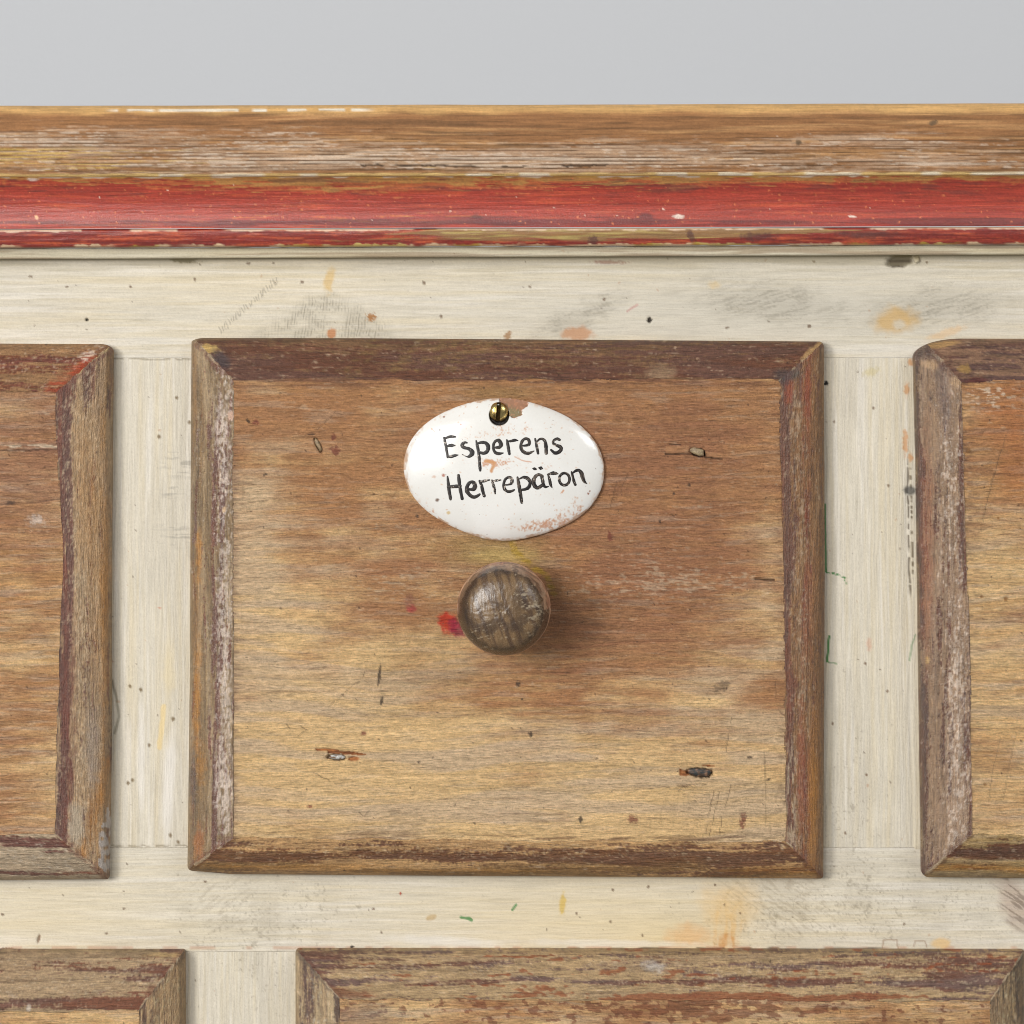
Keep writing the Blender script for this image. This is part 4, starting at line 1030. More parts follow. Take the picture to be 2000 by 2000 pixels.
# --- left drawer
olf = make_outline(K(-1025), interp([(660, 221), (850, 219), (1150, 216.5), (1450, 216.5), (1716, 212.5)]), interp([(-1025, 668), (0, 671), (221, 672)]), interp([(-1025, 1712), (0, 1719), (213, 1717)]),
                   K(-935), interp([(760, 108), (900, 112), (1080, 121), (1300, 113), (1630, 107)]), interp([(-935, 760), (113, 765)]), interp([(-935, 1626), (113, 1630)]),
                   {'tl': (8, 8), 'tr': (26, 16), 'br': (4, 4), 'bl': (4, 4)})
def ex_l_right(x, y, t, c, dd, rg):
    c = mixc(c, lin(178, 116, 34), .65 * pline(x, y, [(205, 1490), (192, 1560), (174, 1620), (165, 1665)], 4, 15, 5, 650) * (.35 + .65 * ss(streak(y, x, 60, 5, 6501, 3, 3), .3, .7)))
    c = mixc(c, lin(186, 178, 172), .85 * inpoly(x, y, [(213, 1560), (216, 1640), (214, 1712), (192, 1690), (194, 1620), (205, 1600)]) * ss(vn(x / 5, y / 9, 651), .2, .5))
    c = mixc(c, lin(222, 194, 132), .85 * pline(x, y, [(205, 680), (182, 692), (164, 708), (152, 724)], 4, 5, 3, 652))
    c = mixc(c, lin(176, 128, 72), .5 * blob(x, y, 172, 980, 22, 150, -4, .7, .4, 653, 24))
    c = mixc(c, lin(112, 56, 38), .85 * blob(x, y, 132, 1400, 14, 220, 0, .6, .5, 654, 12) * (.4 + .6 * ss(streak(y, x, 70, 6, 6541, 3, 3), .3, .6)))
    c = mixc(c, lin(188, 172, 148), .7 * blob(x, y, 150, 1610, 16, 34, 0, .5, .6, 655, 9))
    c = mixc(c, lin(164, 148, 132), .6 * blob(x, y, 180, 1450, 14, 80, 0, .6, .5, 656, 12))
    c = mixc(c, AMB, .5 * blob(x, y, 205, 1180, 8, 200, 0, .6, .5, 657, 14))
    return c, dd, rg
def ex_l_top(x, y, t, c, dd, rg):
    c = mixc(c, lin(176, 66, 34), .75 * pline(x, y, [(98, 758), (124, 740), (150, 720), (176, 702)], 3, 15, 6, 660) * (.3 + .7 * ss(streak(x, y, 40, 4, 6601, 3, 3), .25, .7)))
    c = mixc(c, lin(232, 210, 190), .7 * blob(x, y, 170, 694, 26, 8, -35, .6, .8, 661, 6) * ss(vn(x / 9, y / 2.4, 662), .4, .6))
    return c, dd, rg
left_paint = {
    'left': dict(base=OLV),
    'right': dict(base=lin(176, 144, 106), base2=lin(166, 132, 96), dark=[(.86, .10, .85), (.40, .10, .30), (.03, .03, .4)], dc=lin(96, 52, 44), dc2=lin(112, 52, 34), scuff_glint=[(.6, .25, .8)], sc=lin(210, 184, 150), tints=[(lin(168, 120, 60), .6, .15, .14, 22)],
                  inner=.5, rough=.45, extra=ex_l_right, darkf=[(180, 740, 40, 40, .35), (130, 900, 20, 200, .2)]),
    'top': dict(base=lin(160, 120, 82), base2=lin(150, 112, 76), dark=[(.9, .12, .5), (.35, .2, .45)], dc=lin(120, 62, 52), dc2=lin(112, 58, 38), scuff_glint=[(.5, .4, .3)], sc=lin(214, 186, 158), rough=.5, extra=ex_l_top),
    'bottom': dict(base=lin(176, 156, 130), base2=lin(188, 164, 134), dark=[(.80, .12, .75), (.12, .04, .55)], dc=lin(112, 62, 54), dc2=lin(118, 60, 36), scuff_glint=[(.5, .3, .4)], sc=lin(214, 200, 180), rough=.5),
}
def ex_lp(x, y, c):
    c = mixc(c, lin(150, 108, 92), .35 * blob(x, y, 40, 900, 150, 150, 0, .8, .3, 670, 40))
    c = mixc(c, lin(224, 204, 176), .7 * (1 - ss(np.abs(y - 871 - 3 * vn(x / 20, y * 0, 671)), 1, 7)) * ss(vn(x / 12, y / 3, 672), .4, .7))
    c = mixc(c, lin(86, 58, 44), .8 * pline(x, y, [(-20, 881), (60, 879), (128, 876)], .8, 2, 1.5, 673))
    c = mixc(c, lin(86, 58, 44), .6 * pline(x, y, [(-20, 986), (60, 982), (120, 974)], .7, 2, 2, 674))
    c = mixc(c, lin(218, 202, 190), .6 * blob(x, y, 70, 1016, 16, 8, 0, .5, .9, 675, 4))
    c = mixc(c, lin(60, 46, 40), .8 * blob(x, y, 20, 982, 9, 4, 0, .5, .5, 676, 4))
    return c
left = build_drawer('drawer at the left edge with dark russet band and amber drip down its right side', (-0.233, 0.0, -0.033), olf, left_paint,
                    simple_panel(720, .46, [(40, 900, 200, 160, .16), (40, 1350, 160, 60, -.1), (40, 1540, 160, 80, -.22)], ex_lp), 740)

# --- right drawer
orr_ = make_outline(interp([(660, 1783), (700, 1784), (900, 1789), (1200, 1793), (1500, 1797), (1714, 1800)]), K(3035), interp([(1783, 661), (3035, 664)]), interp([(1800, 1713), (2000, 1715), (3035, 1718)]),
                    interp([(750, 1880), (900, 1885), (1200, 1893), (1400, 1898), (1630, 1902)]), K(2945), interp([(1880, 750), (1960, 743), (2945, 744)]), interp([(1900, 1628), (2945, 1634)]),
                    {'tl': (96, 38), 'tr': (8, 8), 'br': (6, 6), 'bl': (14, 14)})
def ex_r_left(x, y, t, c, dd, rg):
    m = blob(x, y, 1842, 770, 14, 70, -8, .6, .5, 680, 10)
    c = mixc(c, lin(86, 70, 70), .5 * m)
    rg = rg - .12 * blob(x, y, 1842, 770, 20, 90, -6, .6, .4, 681, 12) - .08 * ss(t, .5, .7)
    c = mixc(c, lin(196, 160, 120), .65 * blob(x, y, 1818, 712, 14, 9, 0, .4, .5, 682, 6) + .6 * blob(x, y, 1872, 745, 16, 12, 20, .4, .6, 683, 6))
    c = mixc(c, lin(60, 46, 46), .6 * blob(x, y, 1806, 690, 16, 12, 0, .6, .5, 684, 8))
    c = mixc(c, lin(196, 160, 104), .85 * blob(x, y, 1812, 1290, 5, 8, 0, .4, .5, 685, 4))
    c = mixc(c, lin(156, 84, 46), .45 * blob(x, y, 1810, 1080, 12, 200, 0, .7, .5, 686, 20))
    return c, dd, rg
def ex_r_top(x, y, t, c, dd, rg):
    c = mixc(c, lin(186, 146, 94), .85 * blob(x, y, 1840, 673, 36, 5.5, -9, .35, .35, 687, 8))
    c = mixc(c, lin(180, 142, 78), .7 * blob(x, y, 1884, 720, 13, 9, 20, .4, .6, 688, 5))
    c = mixc(c, lin(92, 40, 34), .8 * blob(x, y, 1905, 744, 22, 7, -4, .4, .4, 689, 7))
    return c, dd, rg
right_paint = {
    'left': dict(base=lin(152, 122, 94), base2=lin(168, 138, 112), dark=[(.05, .10, .8), (.5, .14, .35), (.93, .07, .45)], dc=lin(84, 54, 48), dc2=lin(96, 54, 38), scuff_glint=[(.70, .17, 1.15)], sc=lin(240, 220, 202),  # pale ticks also paint the sheen of this bevel
                 scuff_glint_f=[(1870, 1500, 60, 130, .4), (1860, 1280, 60, 90, .3), (1850, 1000, 60, 120, .2)], inner=.4, rough=.22, extra=ex_r_left),
    'right': dict(base=OLV),
    'top': dict(base=lin(142, 108, 84), base2=lin(136, 102, 78), dark=[(.5, .5, .5), (.96, .05, .5)], dc=lin(104, 74, 68), dc2=lin(98, 62, 52), scuff_glint=[(.5, .4, .2)], sc=lin(180, 150, 120), rough=.52, extra=ex_r_top),
    'bottom': dict(base=lin(168, 138, 90), base2=lin(176, 150, 112), dark=[(.60, .16, .95), (.25, .06, .25)], dc=lin(92, 52, 40), dc2=lin(92, 46, 24), scuff_glint=[(.9, .1, .4)], sc=lin(214, 190, 160), tints=[(AMB, .5, .2, .12, 24)], rough=.48),
}
def ex_rp(x, y, c):
    c = mixc(c, lin(182, 112, 62), .5 * blob(x, y, 1970, 800, 70, 60, 0, .8, .3, 690, 30) + .5 * blob(x, y, 1985, 920, 30, 60, 0, .8, .4, 691, 20))
    c = mixc(c, lin(232, 212, 186), .7 * blob(x, y, 1940, 775, 50, 26, 0, .7, .5, 692, 12) * ss(vn(x / 10, y / 2.6, 693), .68, .8))
    for pts in ([(1965, 850), (1940, 930), (1920, 1010)], [(1955, 880), (1932, 960), (1915, 1040)], [(1985, 1430), (1970, 1500), (1960, 1560)], [(1955, 1440), (1940, 1500), (1932, 1560)]):
        c = mixc(c, lin(90, 70, 50), .35 * pline(x, y, pts, .3, 1.4, 1, 694))
    for i, (qx, qy, r) in enumerate([(1891, 881, 5), (1964, 1170, 4.5), (1917, 1165, 3), (1864, 1206, 3), (1950, 1012, 3), (1924, 1532, 3)]):
        c = mixc(c, lin(140, 92, 38), .8 * blob(x, y, qx, qy, r, r, 0, .4, .4, 695 + i, 3))
    fr = np.clip(1 - (x - 1890) / 34.0, 0, 1)
    c = mixc(c, lin(96, 70, 56), .5 * fr * ss(vn(x / 12, y / 3, 565), .45, .75))
    return c
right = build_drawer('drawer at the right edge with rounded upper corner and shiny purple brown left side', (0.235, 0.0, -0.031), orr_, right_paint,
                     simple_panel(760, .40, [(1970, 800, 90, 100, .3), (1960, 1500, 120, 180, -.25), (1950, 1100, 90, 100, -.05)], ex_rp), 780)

# --- lower left drawer
oll = make_outline(K(-880), interp([(1850, 361), (2100, 362), (2900, 362)]), interp([(-880, 1855), (360, 1856)]), K(2760), K(-790), interp([(1977, 268), (2700, 268)]), interp([(-790, 1974), (268, 1976)]), K(2680),
                   {'tl': (6, 6), 'tr': (6, 5), 'br': (6, 6), 'bl': (6, 6)})
def ex_ll_top(x, y, t, c, dd, rg):
    c = mixc(c, lin(214, 200, 184), .7 * blob(x, y, 56, 1970, 5, 8, 0, .4, .5, 800, 5))
    c = mixc(c, lin(196, 164, 112), .6 * blob(x, y, 320, 1865, 36, 4, 0, .5, .6, 801, 6))
    return c, dd, rg
ll_paint = {
    'left': dict(base=OLV), 'bottom': dict(base=OLV),
    'right': dict(base=lin(168, 136, 96), base2=lin(152, 118, 78), dark=[(.9, .1, .5), (.5, .3, .25)], dc=lin(104, 70, 50), dc2=lin(88, 60, 40), scuff_glint=[(.5, .3, .5)], sc=lin(200, 182, 140), rough=.5),
    'top': dict(base=lin(178, 150, 116), base2=lin(166, 138, 106), dark=[(.88, .07, .9), (.30, .07, .42), (.05, .05, .25)], dc=lin(112, 74, 64), dc2=lin(120, 68, 48), scuff_glint=[(.5, .3, .4)], sc=lin(214, 192, 164), rough=.5, extra=ex_ll_top,
                darkf=[(300, 1900, 50, 30, .35), (250, 1960, 60, 30, .3)]),
}
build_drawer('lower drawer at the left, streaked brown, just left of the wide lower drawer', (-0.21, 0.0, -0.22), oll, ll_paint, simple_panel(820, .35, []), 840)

# --- lower middle drawer
olm = make_outline(interp([(1850, 577), (2900, 579)]), interp([(1850, 2001), (2900, 2003)]), interp([(577, 1854), (2000, 1856)]), K(2760), K(663), K(1932), interp([(663, 1951), (1932, 1957)]), K(2680),
                   {'tl': (8, 6), 'tr': (5, 5), 'br': (6, 6), 'bl': (6, 6)})
def ex_lm_top(x, y, t, c, dd, rg):
    m = ss(.55 * vn(x / 60, y / 7, 850) + .45 * fbm(x / 14, y / 6, 851, 2) + field(x, y, 0, [(1500, 1948, 240, 7, .42), (1230, 1946, 130, 6, .2), (1360, 1958, 90, 8, .22)]), .68, .78)
    c = mixc(c, lin(146, 76, 40), .75 * m)
    c = mixc(c, lin(206, 196, 184), .7 * blob(x, y, 1277, 1888, 20, 9, 8, .6, .7, 852, 7))
    c = mixc(c, lin(116, 52, 30), .6 * blob(x, y, 665, 1938, 60, 9, 6, .5, .5, 853, 9))
    return c, dd, rg
def ex_lm_p(x, y, c):
    m = ss(fbm(x / 16, y / 8, 855, 3) + field(x, y, 0, [(1250, 1975, 180, 18, .16), (1480, 1968, 160, 14, .14), (1380, 1985, 60, 12, .2)]), .66, .70)
    c = mixc(c, lin(128, 72, 48), .7 * m)
    c = mixc(c, lin(160, 150, 134), .4 * blob(x, y, 720, 1985, 60, 20, 0, .7, .5, 856, 12))
    return c
lm_paint = {
    'bottom': dict(base=OLV),
    'left': dict(base=lin(186, 160, 122), base2=lin(156, 126, 92), dark=[(.93, .07, .9), (.20, .14, .35), (.6, .2, .1)], dc=lin(92, 60, 54), dc2=lin(78, 54, 42), scuff_glint=[(.5, .2, .6)], sc=lin(224, 214, 190), rough=.46),
    'right': dict(base=lin(152, 124, 86), base2=lin(130, 102, 70), dark=[(.4, .3, .4)], dc=lin(66, 52, 36), dc2=lin(84, 62, 40), scuff_glint=[(.5, .3, .4)], sc=lin(200, 186, 150), rough=.5),
    'top': dict(base=lin(184, 154, 114), base2=lin(170, 142, 110), dark=[(.30, .10, .40), (.62, .07, .50), (.06, .05, .35), (.95, .06, .25)], dc=lin(112, 84, 80), dc2=lin(108, 66, 54), scuff_glint=[(.5, .3, .35)], sc=lin(212, 190, 160), rough=.5, extra=ex_lm_top,
                darkf=[(1750, 1900, 220, 40, .22), (610, 1875, 40, 20, .5), (640, 1930, 40, 14, .4), (1900, 1910, 60, 40, .3)]),
}
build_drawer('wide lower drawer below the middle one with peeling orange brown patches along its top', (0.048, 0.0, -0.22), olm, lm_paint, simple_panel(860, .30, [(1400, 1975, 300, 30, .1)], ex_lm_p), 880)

# ------------------------------------------------------------------ nails in the middle drawer
def lump(name, cx, cy, rx, ry, ang, dbase, hgt, parent, cols, seed, tilt=0.0):
    n, m = 18, 34
    r = np.linspace(0, 1, n)[:, None] * np.ones((1, m)); th = np.linspace(0, 2 * np.pi, m, endpoint=False)[None] * np.ones((n, 1))
    wob = 1 + .16 * (vn(np.cos(th) * 2 + 5, np.sin(th) * 2 + 5, seed) - .5) * 2
    # superellipse: a struck nail shank lying flat
    ct, st = np.cos(th), np.sin(th)
    k = 1 / (np.abs(ct) ** 3 + np.abs(st) ** 3) ** (1 / 3)
    u = rx * r * wob * ct * k; v = ry * r * wob * st * k
    a = math.radians(ang)
    x = cx + u * math.cos(a) - v * math.sin(a); y = cy + u * math.sin(a) + v * math.cos(a)
    d = dbase + hgt * np.sqrt(np.clip(1 - r ** 3.0, 0, 1)) + .22 * (fbm(x / 5, y / 4, seed + 1, 3) - .5) + tilt * u / rx
    d[-1] = dbase - 1.2
    c = np.broadcast_to(cols[0], x.shape + (3,)).copy()
    c = mixc(c, cols[1], ss(fbm(x / 7, y / 4, seed + 2, 3), .42, .6))
    c = mixc(c, cols[2], ss(fbm(x / 5, y / 3, seed + 3, 3), .56, .68))
    return grid_obj(name, W(x, y, d), M_nail, parent, c, np.full(x.shape, .42), flip=False, wrap=True)
pan = [o for o in mid.children if o.name.startswith('panel')][0]
lump('nail', 658, 1478.8, 17, 4.6, 1, HP - 1.25, .85, pan, (lin(150, 146, 140), lin(186, 184, 180), lin(112, 76, 42)), 901)
lump('nail', 1367, 1508.5, 24, 8.2, 3, HP - 1.1, 1.2, pan, (lin(70, 54, 42), lin(50, 54, 54), lin(128, 96, 74)), 902)
lump('nail', 1362, 882.0, 14.5, 7.4, 17, HP - .9, 1.15, pan, (lin(150, 130, 102), lin(164, 146, 112), lin(116, 96, 74)), 903)
lump('nail', 621.5, 868.5, 4.4, 14.5, -27, HP - 1.1, 1.0, pan, (lin(132, 112, 84), lin(150, 128, 98), lin(86, 76, 60)), 904)

# ------------------------------------------------------------------ knob
def knob():
    cx, cy, dc = 984.0, 1189.0, HP + 18
    prof = [(58, -1.0), (56, .5), (50, 2.5), (47, 5), (50, 7.2), (60, 9.2), (73, 10.6), (84, 12.4), (90.5, 14.6), (92, 17), (90.5, 19.3), (86.5, 21.3), (81, 23.8), (73, 25.8), (60, 27.2), (42, 28.0), (24, 28.4), (9, 28.6), (0.02, 28.6)]
    # smooth and densify the profile
    pr = np.array(prof, float); tt = np.linspace(0, len(pr) - 1, 150)
    R = np.interp(tt, np.arange(len(pr)), pr[:, 0]); Hh = np.interp(tt, np.arange(len(pr)), pr[:, 1])
    ker = np.ones(9) / 9
    Rs = np.convolve(np.pad(R, 4, mode='edge'), ker, 'valid'); Hs = np.convolve(np.pad(Hh, 4, mode='edge'), ker, 'valid')
    Rs[-1] = 0.02
    m = 260
    th = np.linspace(0, 2 * np.pi, m, endpoint=False)
    r = Rs[:, None] * np.ones((1, m)); h = Hs[:, None] * np.ones((1, m)); TH = np.ones((len(Rs), 1)) * th[None]
    u = r * np.cos(TH) * 1.0; v = r * np.sin(TH)
    base = W(np.array([cx]), np.array([cy]), HP)[0]
    # position along the turning axis that puts the widest ring where it is seen
    c0 = W(np.array([cx]), np.array([cy]), dc)[0]
    k = (D - dc * .001) / D
    fr = ss(h, 20, 24)
    hh = h + .22 * (fbm(u / 26 + 3, v / 26, 911, 3) - .5) * 2 * ss(h, 8, 12) + .10 * (fbm(u / 5, v / 5, 912, 2) - .5)
    X = c0[0] + u * S * k * (1 + .012 * (fbm(TH * 1.3, h * .1, 913, 2) - .5)); Z = c0[2] - v * S * k; Y = -(HP + hh) * .001
    P = np.stack([X, Y, Z], -1)
    ang = np.degrees(TH)                        # 0 = right, 90 = down
    # paint worn off the rim, stain kept on the face
    wood = lin(214, 172, 138)
    c = np.broadcast_to(wood, X.shape + (3,)).copy()
    c = mixc(c, lin(160, 104, 80), .7 * ss(fbm(TH * 3, h / 2.0, 914, 3), .45, .7))
    c = mixc(c, lin(216, 190, 164), .5 * ss(fbm(TH * 9, h / 1.2, 915, 3), .55, .75))
    rimn = vn(TH * 70, h * 1.6, 9151) * .5 + vn(TH * 26, h * 5, 9152) * .5
    c = c * (1 + .55 * (rimn - .5))[..., None]
    c = mixc(c, lin(92, 62, 50), .65 * ss(fbm(TH * 6, h * .9, 9153, 4), .54, .62))
    a_ = -0.30
    gu = u * math.cos(a_) + v * math.sin(a_); gv = -u * math.sin(a_) + v * math.cos(a_)
    lim = 84 + 6 * np.cos(TH - 2.4) + 7 * (fbm(u / 22, v / 22, 9161, 3) - .5) * 2          # the stain reaches further down and to the left
    face = 1 - ss(r + 9 * (fbm(u / 12, v / 12, 916, 3) - .5), lim - 4, lim + 2)
    face = np.where(h > 16, face, 0)
    fc = np.broadcast_to(lin(124, 98, 68), X.shape + (3,)).copy()
    fc = mixc(fc, lin(92, 70, 50), ss(streak(gv, gu, 90, 9, 917, 3, 2), .4, .75))
    fc = mixc(fc, lin(124, 100, 68), .4 * ss(streak(gv, gu, 60, 4, 918, 2, 2), .6, .9))
    ring = ss(r + 16 * (fbm(u / 15, v / 15, 919, 3) - .5), 66, 80)
    blk = np.clip(field(ang, r, 0, [(70, 82, 60, 10, 1.0), (250, 72, 45, 12, .9), (20, 84, 30, 7, .7), (330, 78, 25, 8, .5), (180, 80, 60, 10, .5), (130, 84, 40, 8, .6)]), 0, 1)
    fc = mixc(fc, lin(40, 32, 30), .95 * ring * blk)
    fc = mixc(fc, lin(60, 46, 38), .6 * ss(fbm(u / 30, v / 30, 9191, 3), .5, .7))
    face2 = np.clip(np.maximum(face, blk * ss(r, 60, 70) * (h > 19) * (1 - ss(r, 88, 92)) * .9), 0, 1)
    c = c * (1 - face2[..., None]) + fc * face2[..., None]
    rub = ss(vn(u / 3.2, v / 3.2, 920) * .5 + .5 * streak(gu * .9 + gv * .4, gv, 18, 2.8, 921, 2, 2) + field(u, v, 0, [(62, 10, 13, 34, .32), (-55, 45, 16, 24, .1), (5, 8, 26, 16, .12), (45, -30, 14, 16, .2), (-20, 40, 30, 14, .03)]), .80, .92) * (h > 17)
    c = mixc(c, lin(196, 178, 148), .5 * rub * ss(vn(u / 2.6, v / 2.6, 9201), .2, .7))
    c = mixc(c, lin(150, 84, 66), .6 * ss(-v / np.maximum(r, 1), .2, .9) * (1 - ss(h, 15, 18)))
    c = mixc(c, lin(110, 78, 52), .6 * (1 - ss(h, 6, 11)))
    rg = .27 + .28 * (1 - face2) + .1 * rub
    P = np.concatenate([P], 0)
    return grid_obj('knob', P, M_knob, mid, c, rg, flip=True, wrap=True)
knob()

# ------------------------------------------------------------------ name plate
OUT = [(786, 911), (799, 960), (840.6, 999), (905, 1041), (948, 1052.5), (990.7, 1054), (1055, 1047), (1112, 1021), (1164, 973), (1180, 925), (1180, 895), (1166, 866), (1143, 843.5), (1112, 817), (1076, 797), (1030, 783.5), (972.6, 779), (915, 786), (864, 805), (815, 849), (793, 880)]
PCX, PCY = 984.0, 917.0
oa = np.array([math.atan2(p[1] - PCY, p[0] - PCX) for p in OUT]); orad = np.array([math.hypot(p[0] - PCX, p[1] - PCY) for p in OUT])
_o = np.argsort(oa); oa = oa[_o]; orad = orad[_o]
_A = np.stack([np.ones_like(oa)] + [g(k * oa) for k in range(1, 6) for g in (np.cos, np.sin)], 1)
_cf = np.linalg.lstsq(_A, orad, rcond=None)[0]
def plate_R(th):
    acc = _cf[0] + 0 * th
    for k in range(1, 6):
        acc = acc + _cf[2 * k - 1] * np.cos(k * th) + _cf[2 * k] * np.sin(k * th)
    return acc
CHIP = [(975.5, 770), (1040, 770), (1031, 783.5), (1033, 787.5), (1030, 794), (1020, 800.6), (1019, 806), (1020.7, 810.7), (1012, 813), (1005.5, 816.5), (994, 813), (984, 808), (976, 800)]
HOLE = (975.0, 811.5, 20.0)
PD = HP + .9                     # back rim of the plate
def plate_h(x, y, raw=False):
    th = np.arctan2(y - PCY, x - PCX); r = np.hypot(x - PCX, y - PCY) / plate_R(th)
    rr = np.clip(r, 0, 1)
    h = PD + 4.6 * (1 - rr ** 2.5) ** .62 + .35 * (1 - rr)
    return h
def plate():
    n, m = 130, 620
    rr = np.concatenate([np.linspace(0.003, .9, 95), .9 + .1 * np.sin(np.linspace(.02, 1, 34) * np.pi / 2), [1.0]])
    th = np.linspace(-np.pi, np.pi, m, endpoint=False)
    Rr = plate_R(th)
    r = rr[:, None] * Rr[None]
    x = PCX + r * np.cos(th)[None]; y = PCY + r * np.sin(th)[None]
    d = plate_h(x, y)
    rn = rr[:, None] * np.ones((1, m))
    W_ = lin(239, 237, 232)
    c = np.broadcast_to(W_, x.shape + (3,)).copy()
    c = mixc(c, lin(230, 227, 220), .5 * ss(fbm(x / 60, y / 60, 931, 2), .4, .7))
    # terracotta showing through the worn glaze
    tr = field(x, y, 0, [(1100, 1003, 24, 14, .46), (1075, 1022, 38, 9, .42), (1040, 1032, 40, 7, .30), (1130, 985, 12, 14, .40), (845, 1005, 20, 12, .34), (830, 990, 12, 14, .3), (960, 903, 16, 9, .42), (975, 850, 40, 10, .26), (968, 830, 22, 9, .28),
                        (1020, 838, 30, 10, .26), (1088, 835, 24, 10, .26), (990, 905, 60, 9, .24), (905, 896, 16, 10, .2), (955, 1030, 80, 10, .2), (930, 850, 26, 10, .16), (1065, 925, 30, 14, .14), (945, 800, 14, 12, .26), (1030, 905, 60, 14, .14), (1060, 968, 22, 12, .2)])
    n1 = .6 * fbm(x / 11, y / 9, 932, 4) + .4 * vn(x / 2.8, y / 2.8, 933)
    m1 = ss(n1 + tr * .85, .80, .96)
    m1 = m1 * ss(vn(x / 3.2, y / 2.8, 9331) + .9 * tr, .42, .8)
    c = mixc(c, lin(206, 160, 124), .62 * m1 * (.45 + .55 * ss(vn(x / 2.6, y / 2.6, 9332), .3, .7)))
    c = mixc(c, lin(196, 124, 74), .6 * ss(n1 + tr, .98, 1.2) * m1)
    c = mixc(c, lin(206, 146, 92), .9 * pline(x, y, [(948, 901), (965, 903), (963, 912), (960, 920)], 2.0, 3, 1.5, 934))
    c = mixc(c, lin(210, 150, 112), .8 * pline(x, y, [(1101, 958), (1098, 962)], 1.2, 1.2, .6, 935) + .7 * pline(x, y, [(1006, 892), (1018, 899), (1038, 903)], .4, 1.6, 1, 936) + .6 * pline(x, y, [(843, 838), (849, 843)], .6, 1.2, .5, 937))
    # rim wear
    e = 1 - rn
    m2 = (1 - ss(e + .035 * (fbm(th[None] * 14 + rn * 0, rn * 30, 938, 3) - .5) * 2, .012, .035)) * ss(fbm(th[None] * 7 + rn * 0, rn * 9, 939, 3), .36, .6)
    c = mixc(c, lin(184, 142, 106), .8 * m2)
    m3 = (1 - ss(e, .0, .07)) * ss(vn(x / 5, y / 5, 940), .62, .8)
    c = mixc(c, lin(216, 182, 150), .5 * m3)
    # specks
    c = mixc(c, lin(120, 96, 84), .7 * flecks(x, y, 16, 14, .14, 941, .4, 1.0)); c = mixc(c, lin(216, 170, 130), .6 * flecks(x, y, 11, 10, .22, 945, .5, 1.6))
    for (qx, qy, q, cc_) in ((866.2, 928, 3.2, lin(176, 108, 84)), (854, 976.5, 3.4, lin(110, 80, 62)), (876, 1002, 3.4, lin(216, 190, 140)), (859, 840, 1.6, lin(80, 66, 60)), (867, 814, 2.0, lin(150, 100, 80)), (900, 829, 1.5, lin(190, 110, 80)), (848, 931, 3, lin(216, 186, 168)), (1149, 964, 2.2, lin(150, 90, 66)), (1152, 959, 1.5, lin(150, 90, 66))):
        c = mixc(c, cc_, .9 * blob(x, y, qx, qy, q, q, 0, .35, .3, 949, 3))
    rg = np.full(x.shape, .22) + .35 * np.clip(m1, 0, 1)
    # the broken corner by the screw
    ch = inpoly(x + 1.6 * (vn(x / 4, y / 4, 950) - .5), y + 1.6 * (vn(x / 4, y / 4, 951) - .5), CHIP).astype(float)
    cc = np.broadcast_to(lin(160, 116, 88), x.shape + (3,)).copy()
    cc = mixc(cc, lin(134, 118, 84), ss(field(x, y, 0, [(1004, 806, 11, 7, .8), (990, 790, 10, 6, .2)]) + .4 * fbm(x / 4, y / 3, 952, 3), .4, .7))
    cc = mixc(cc, lin(188, 132, 98), ss(vn(x / 3, y / 3, 953), .6, .8) * .6)
    c = c * (1 - ch[..., None]) + cc * ch[..., None]
    d = d - ch * np.minimum(1.15, np.maximum(d - PD - .1, 0)) + ch * .3 * (fbm(x / 5, y / 5, 954, 3) - .5)
    rg = rg + .4 * ch
    # screw hole
    hr = np.hypot(x - HOLE[0], y - HOLE[1])
    hm = 1 - ss(hr, HOLE[2] - 1.2, HOLE[2] + .2)
    d = d - hm * 3.2; c = mixc(c, lin(26, 20, 16), hm)
    P = W(x, y, d)
    # rim wall and back
    w = P[-1:].copy(); w[..., 1] = -(HP - .3) * .001
    P = np.concatenate([P, w], 0); c = np.concatenate([c, c[-1:] * .9], 0); rg = np.concatenate([rg, rg[-1:]], 0)
    return grid_obj('name_plate', P, M_china, mid, c, rg, flip=False, wrap=True)
plate_o = plate()

# lettering: brush strokes laid on the glaze
def cr_spline(pts, n=9):
    p = [np.array(q, float) for q in pts]
    p = [2 * p[0] - p[1]] + p + [2 * p[-1] - p[-2]]
    out = []
    for i in range(1, len(p) - 2):
        for k in range(n):
            t = k / n
            out.append(.5 * ((2 * p[i]) + (-p[i - 1] + p[i + 1]) * t + (2 * p[i - 1] - 5 * p[i] + 4 * p[i + 1] - p[i + 2]) * t * t + (-p[i - 1] + 3 * p[i] - 3 * p[i + 1] + p[i + 2]) * t ** 3))
    out.append(p[-2]); return np.array(out)

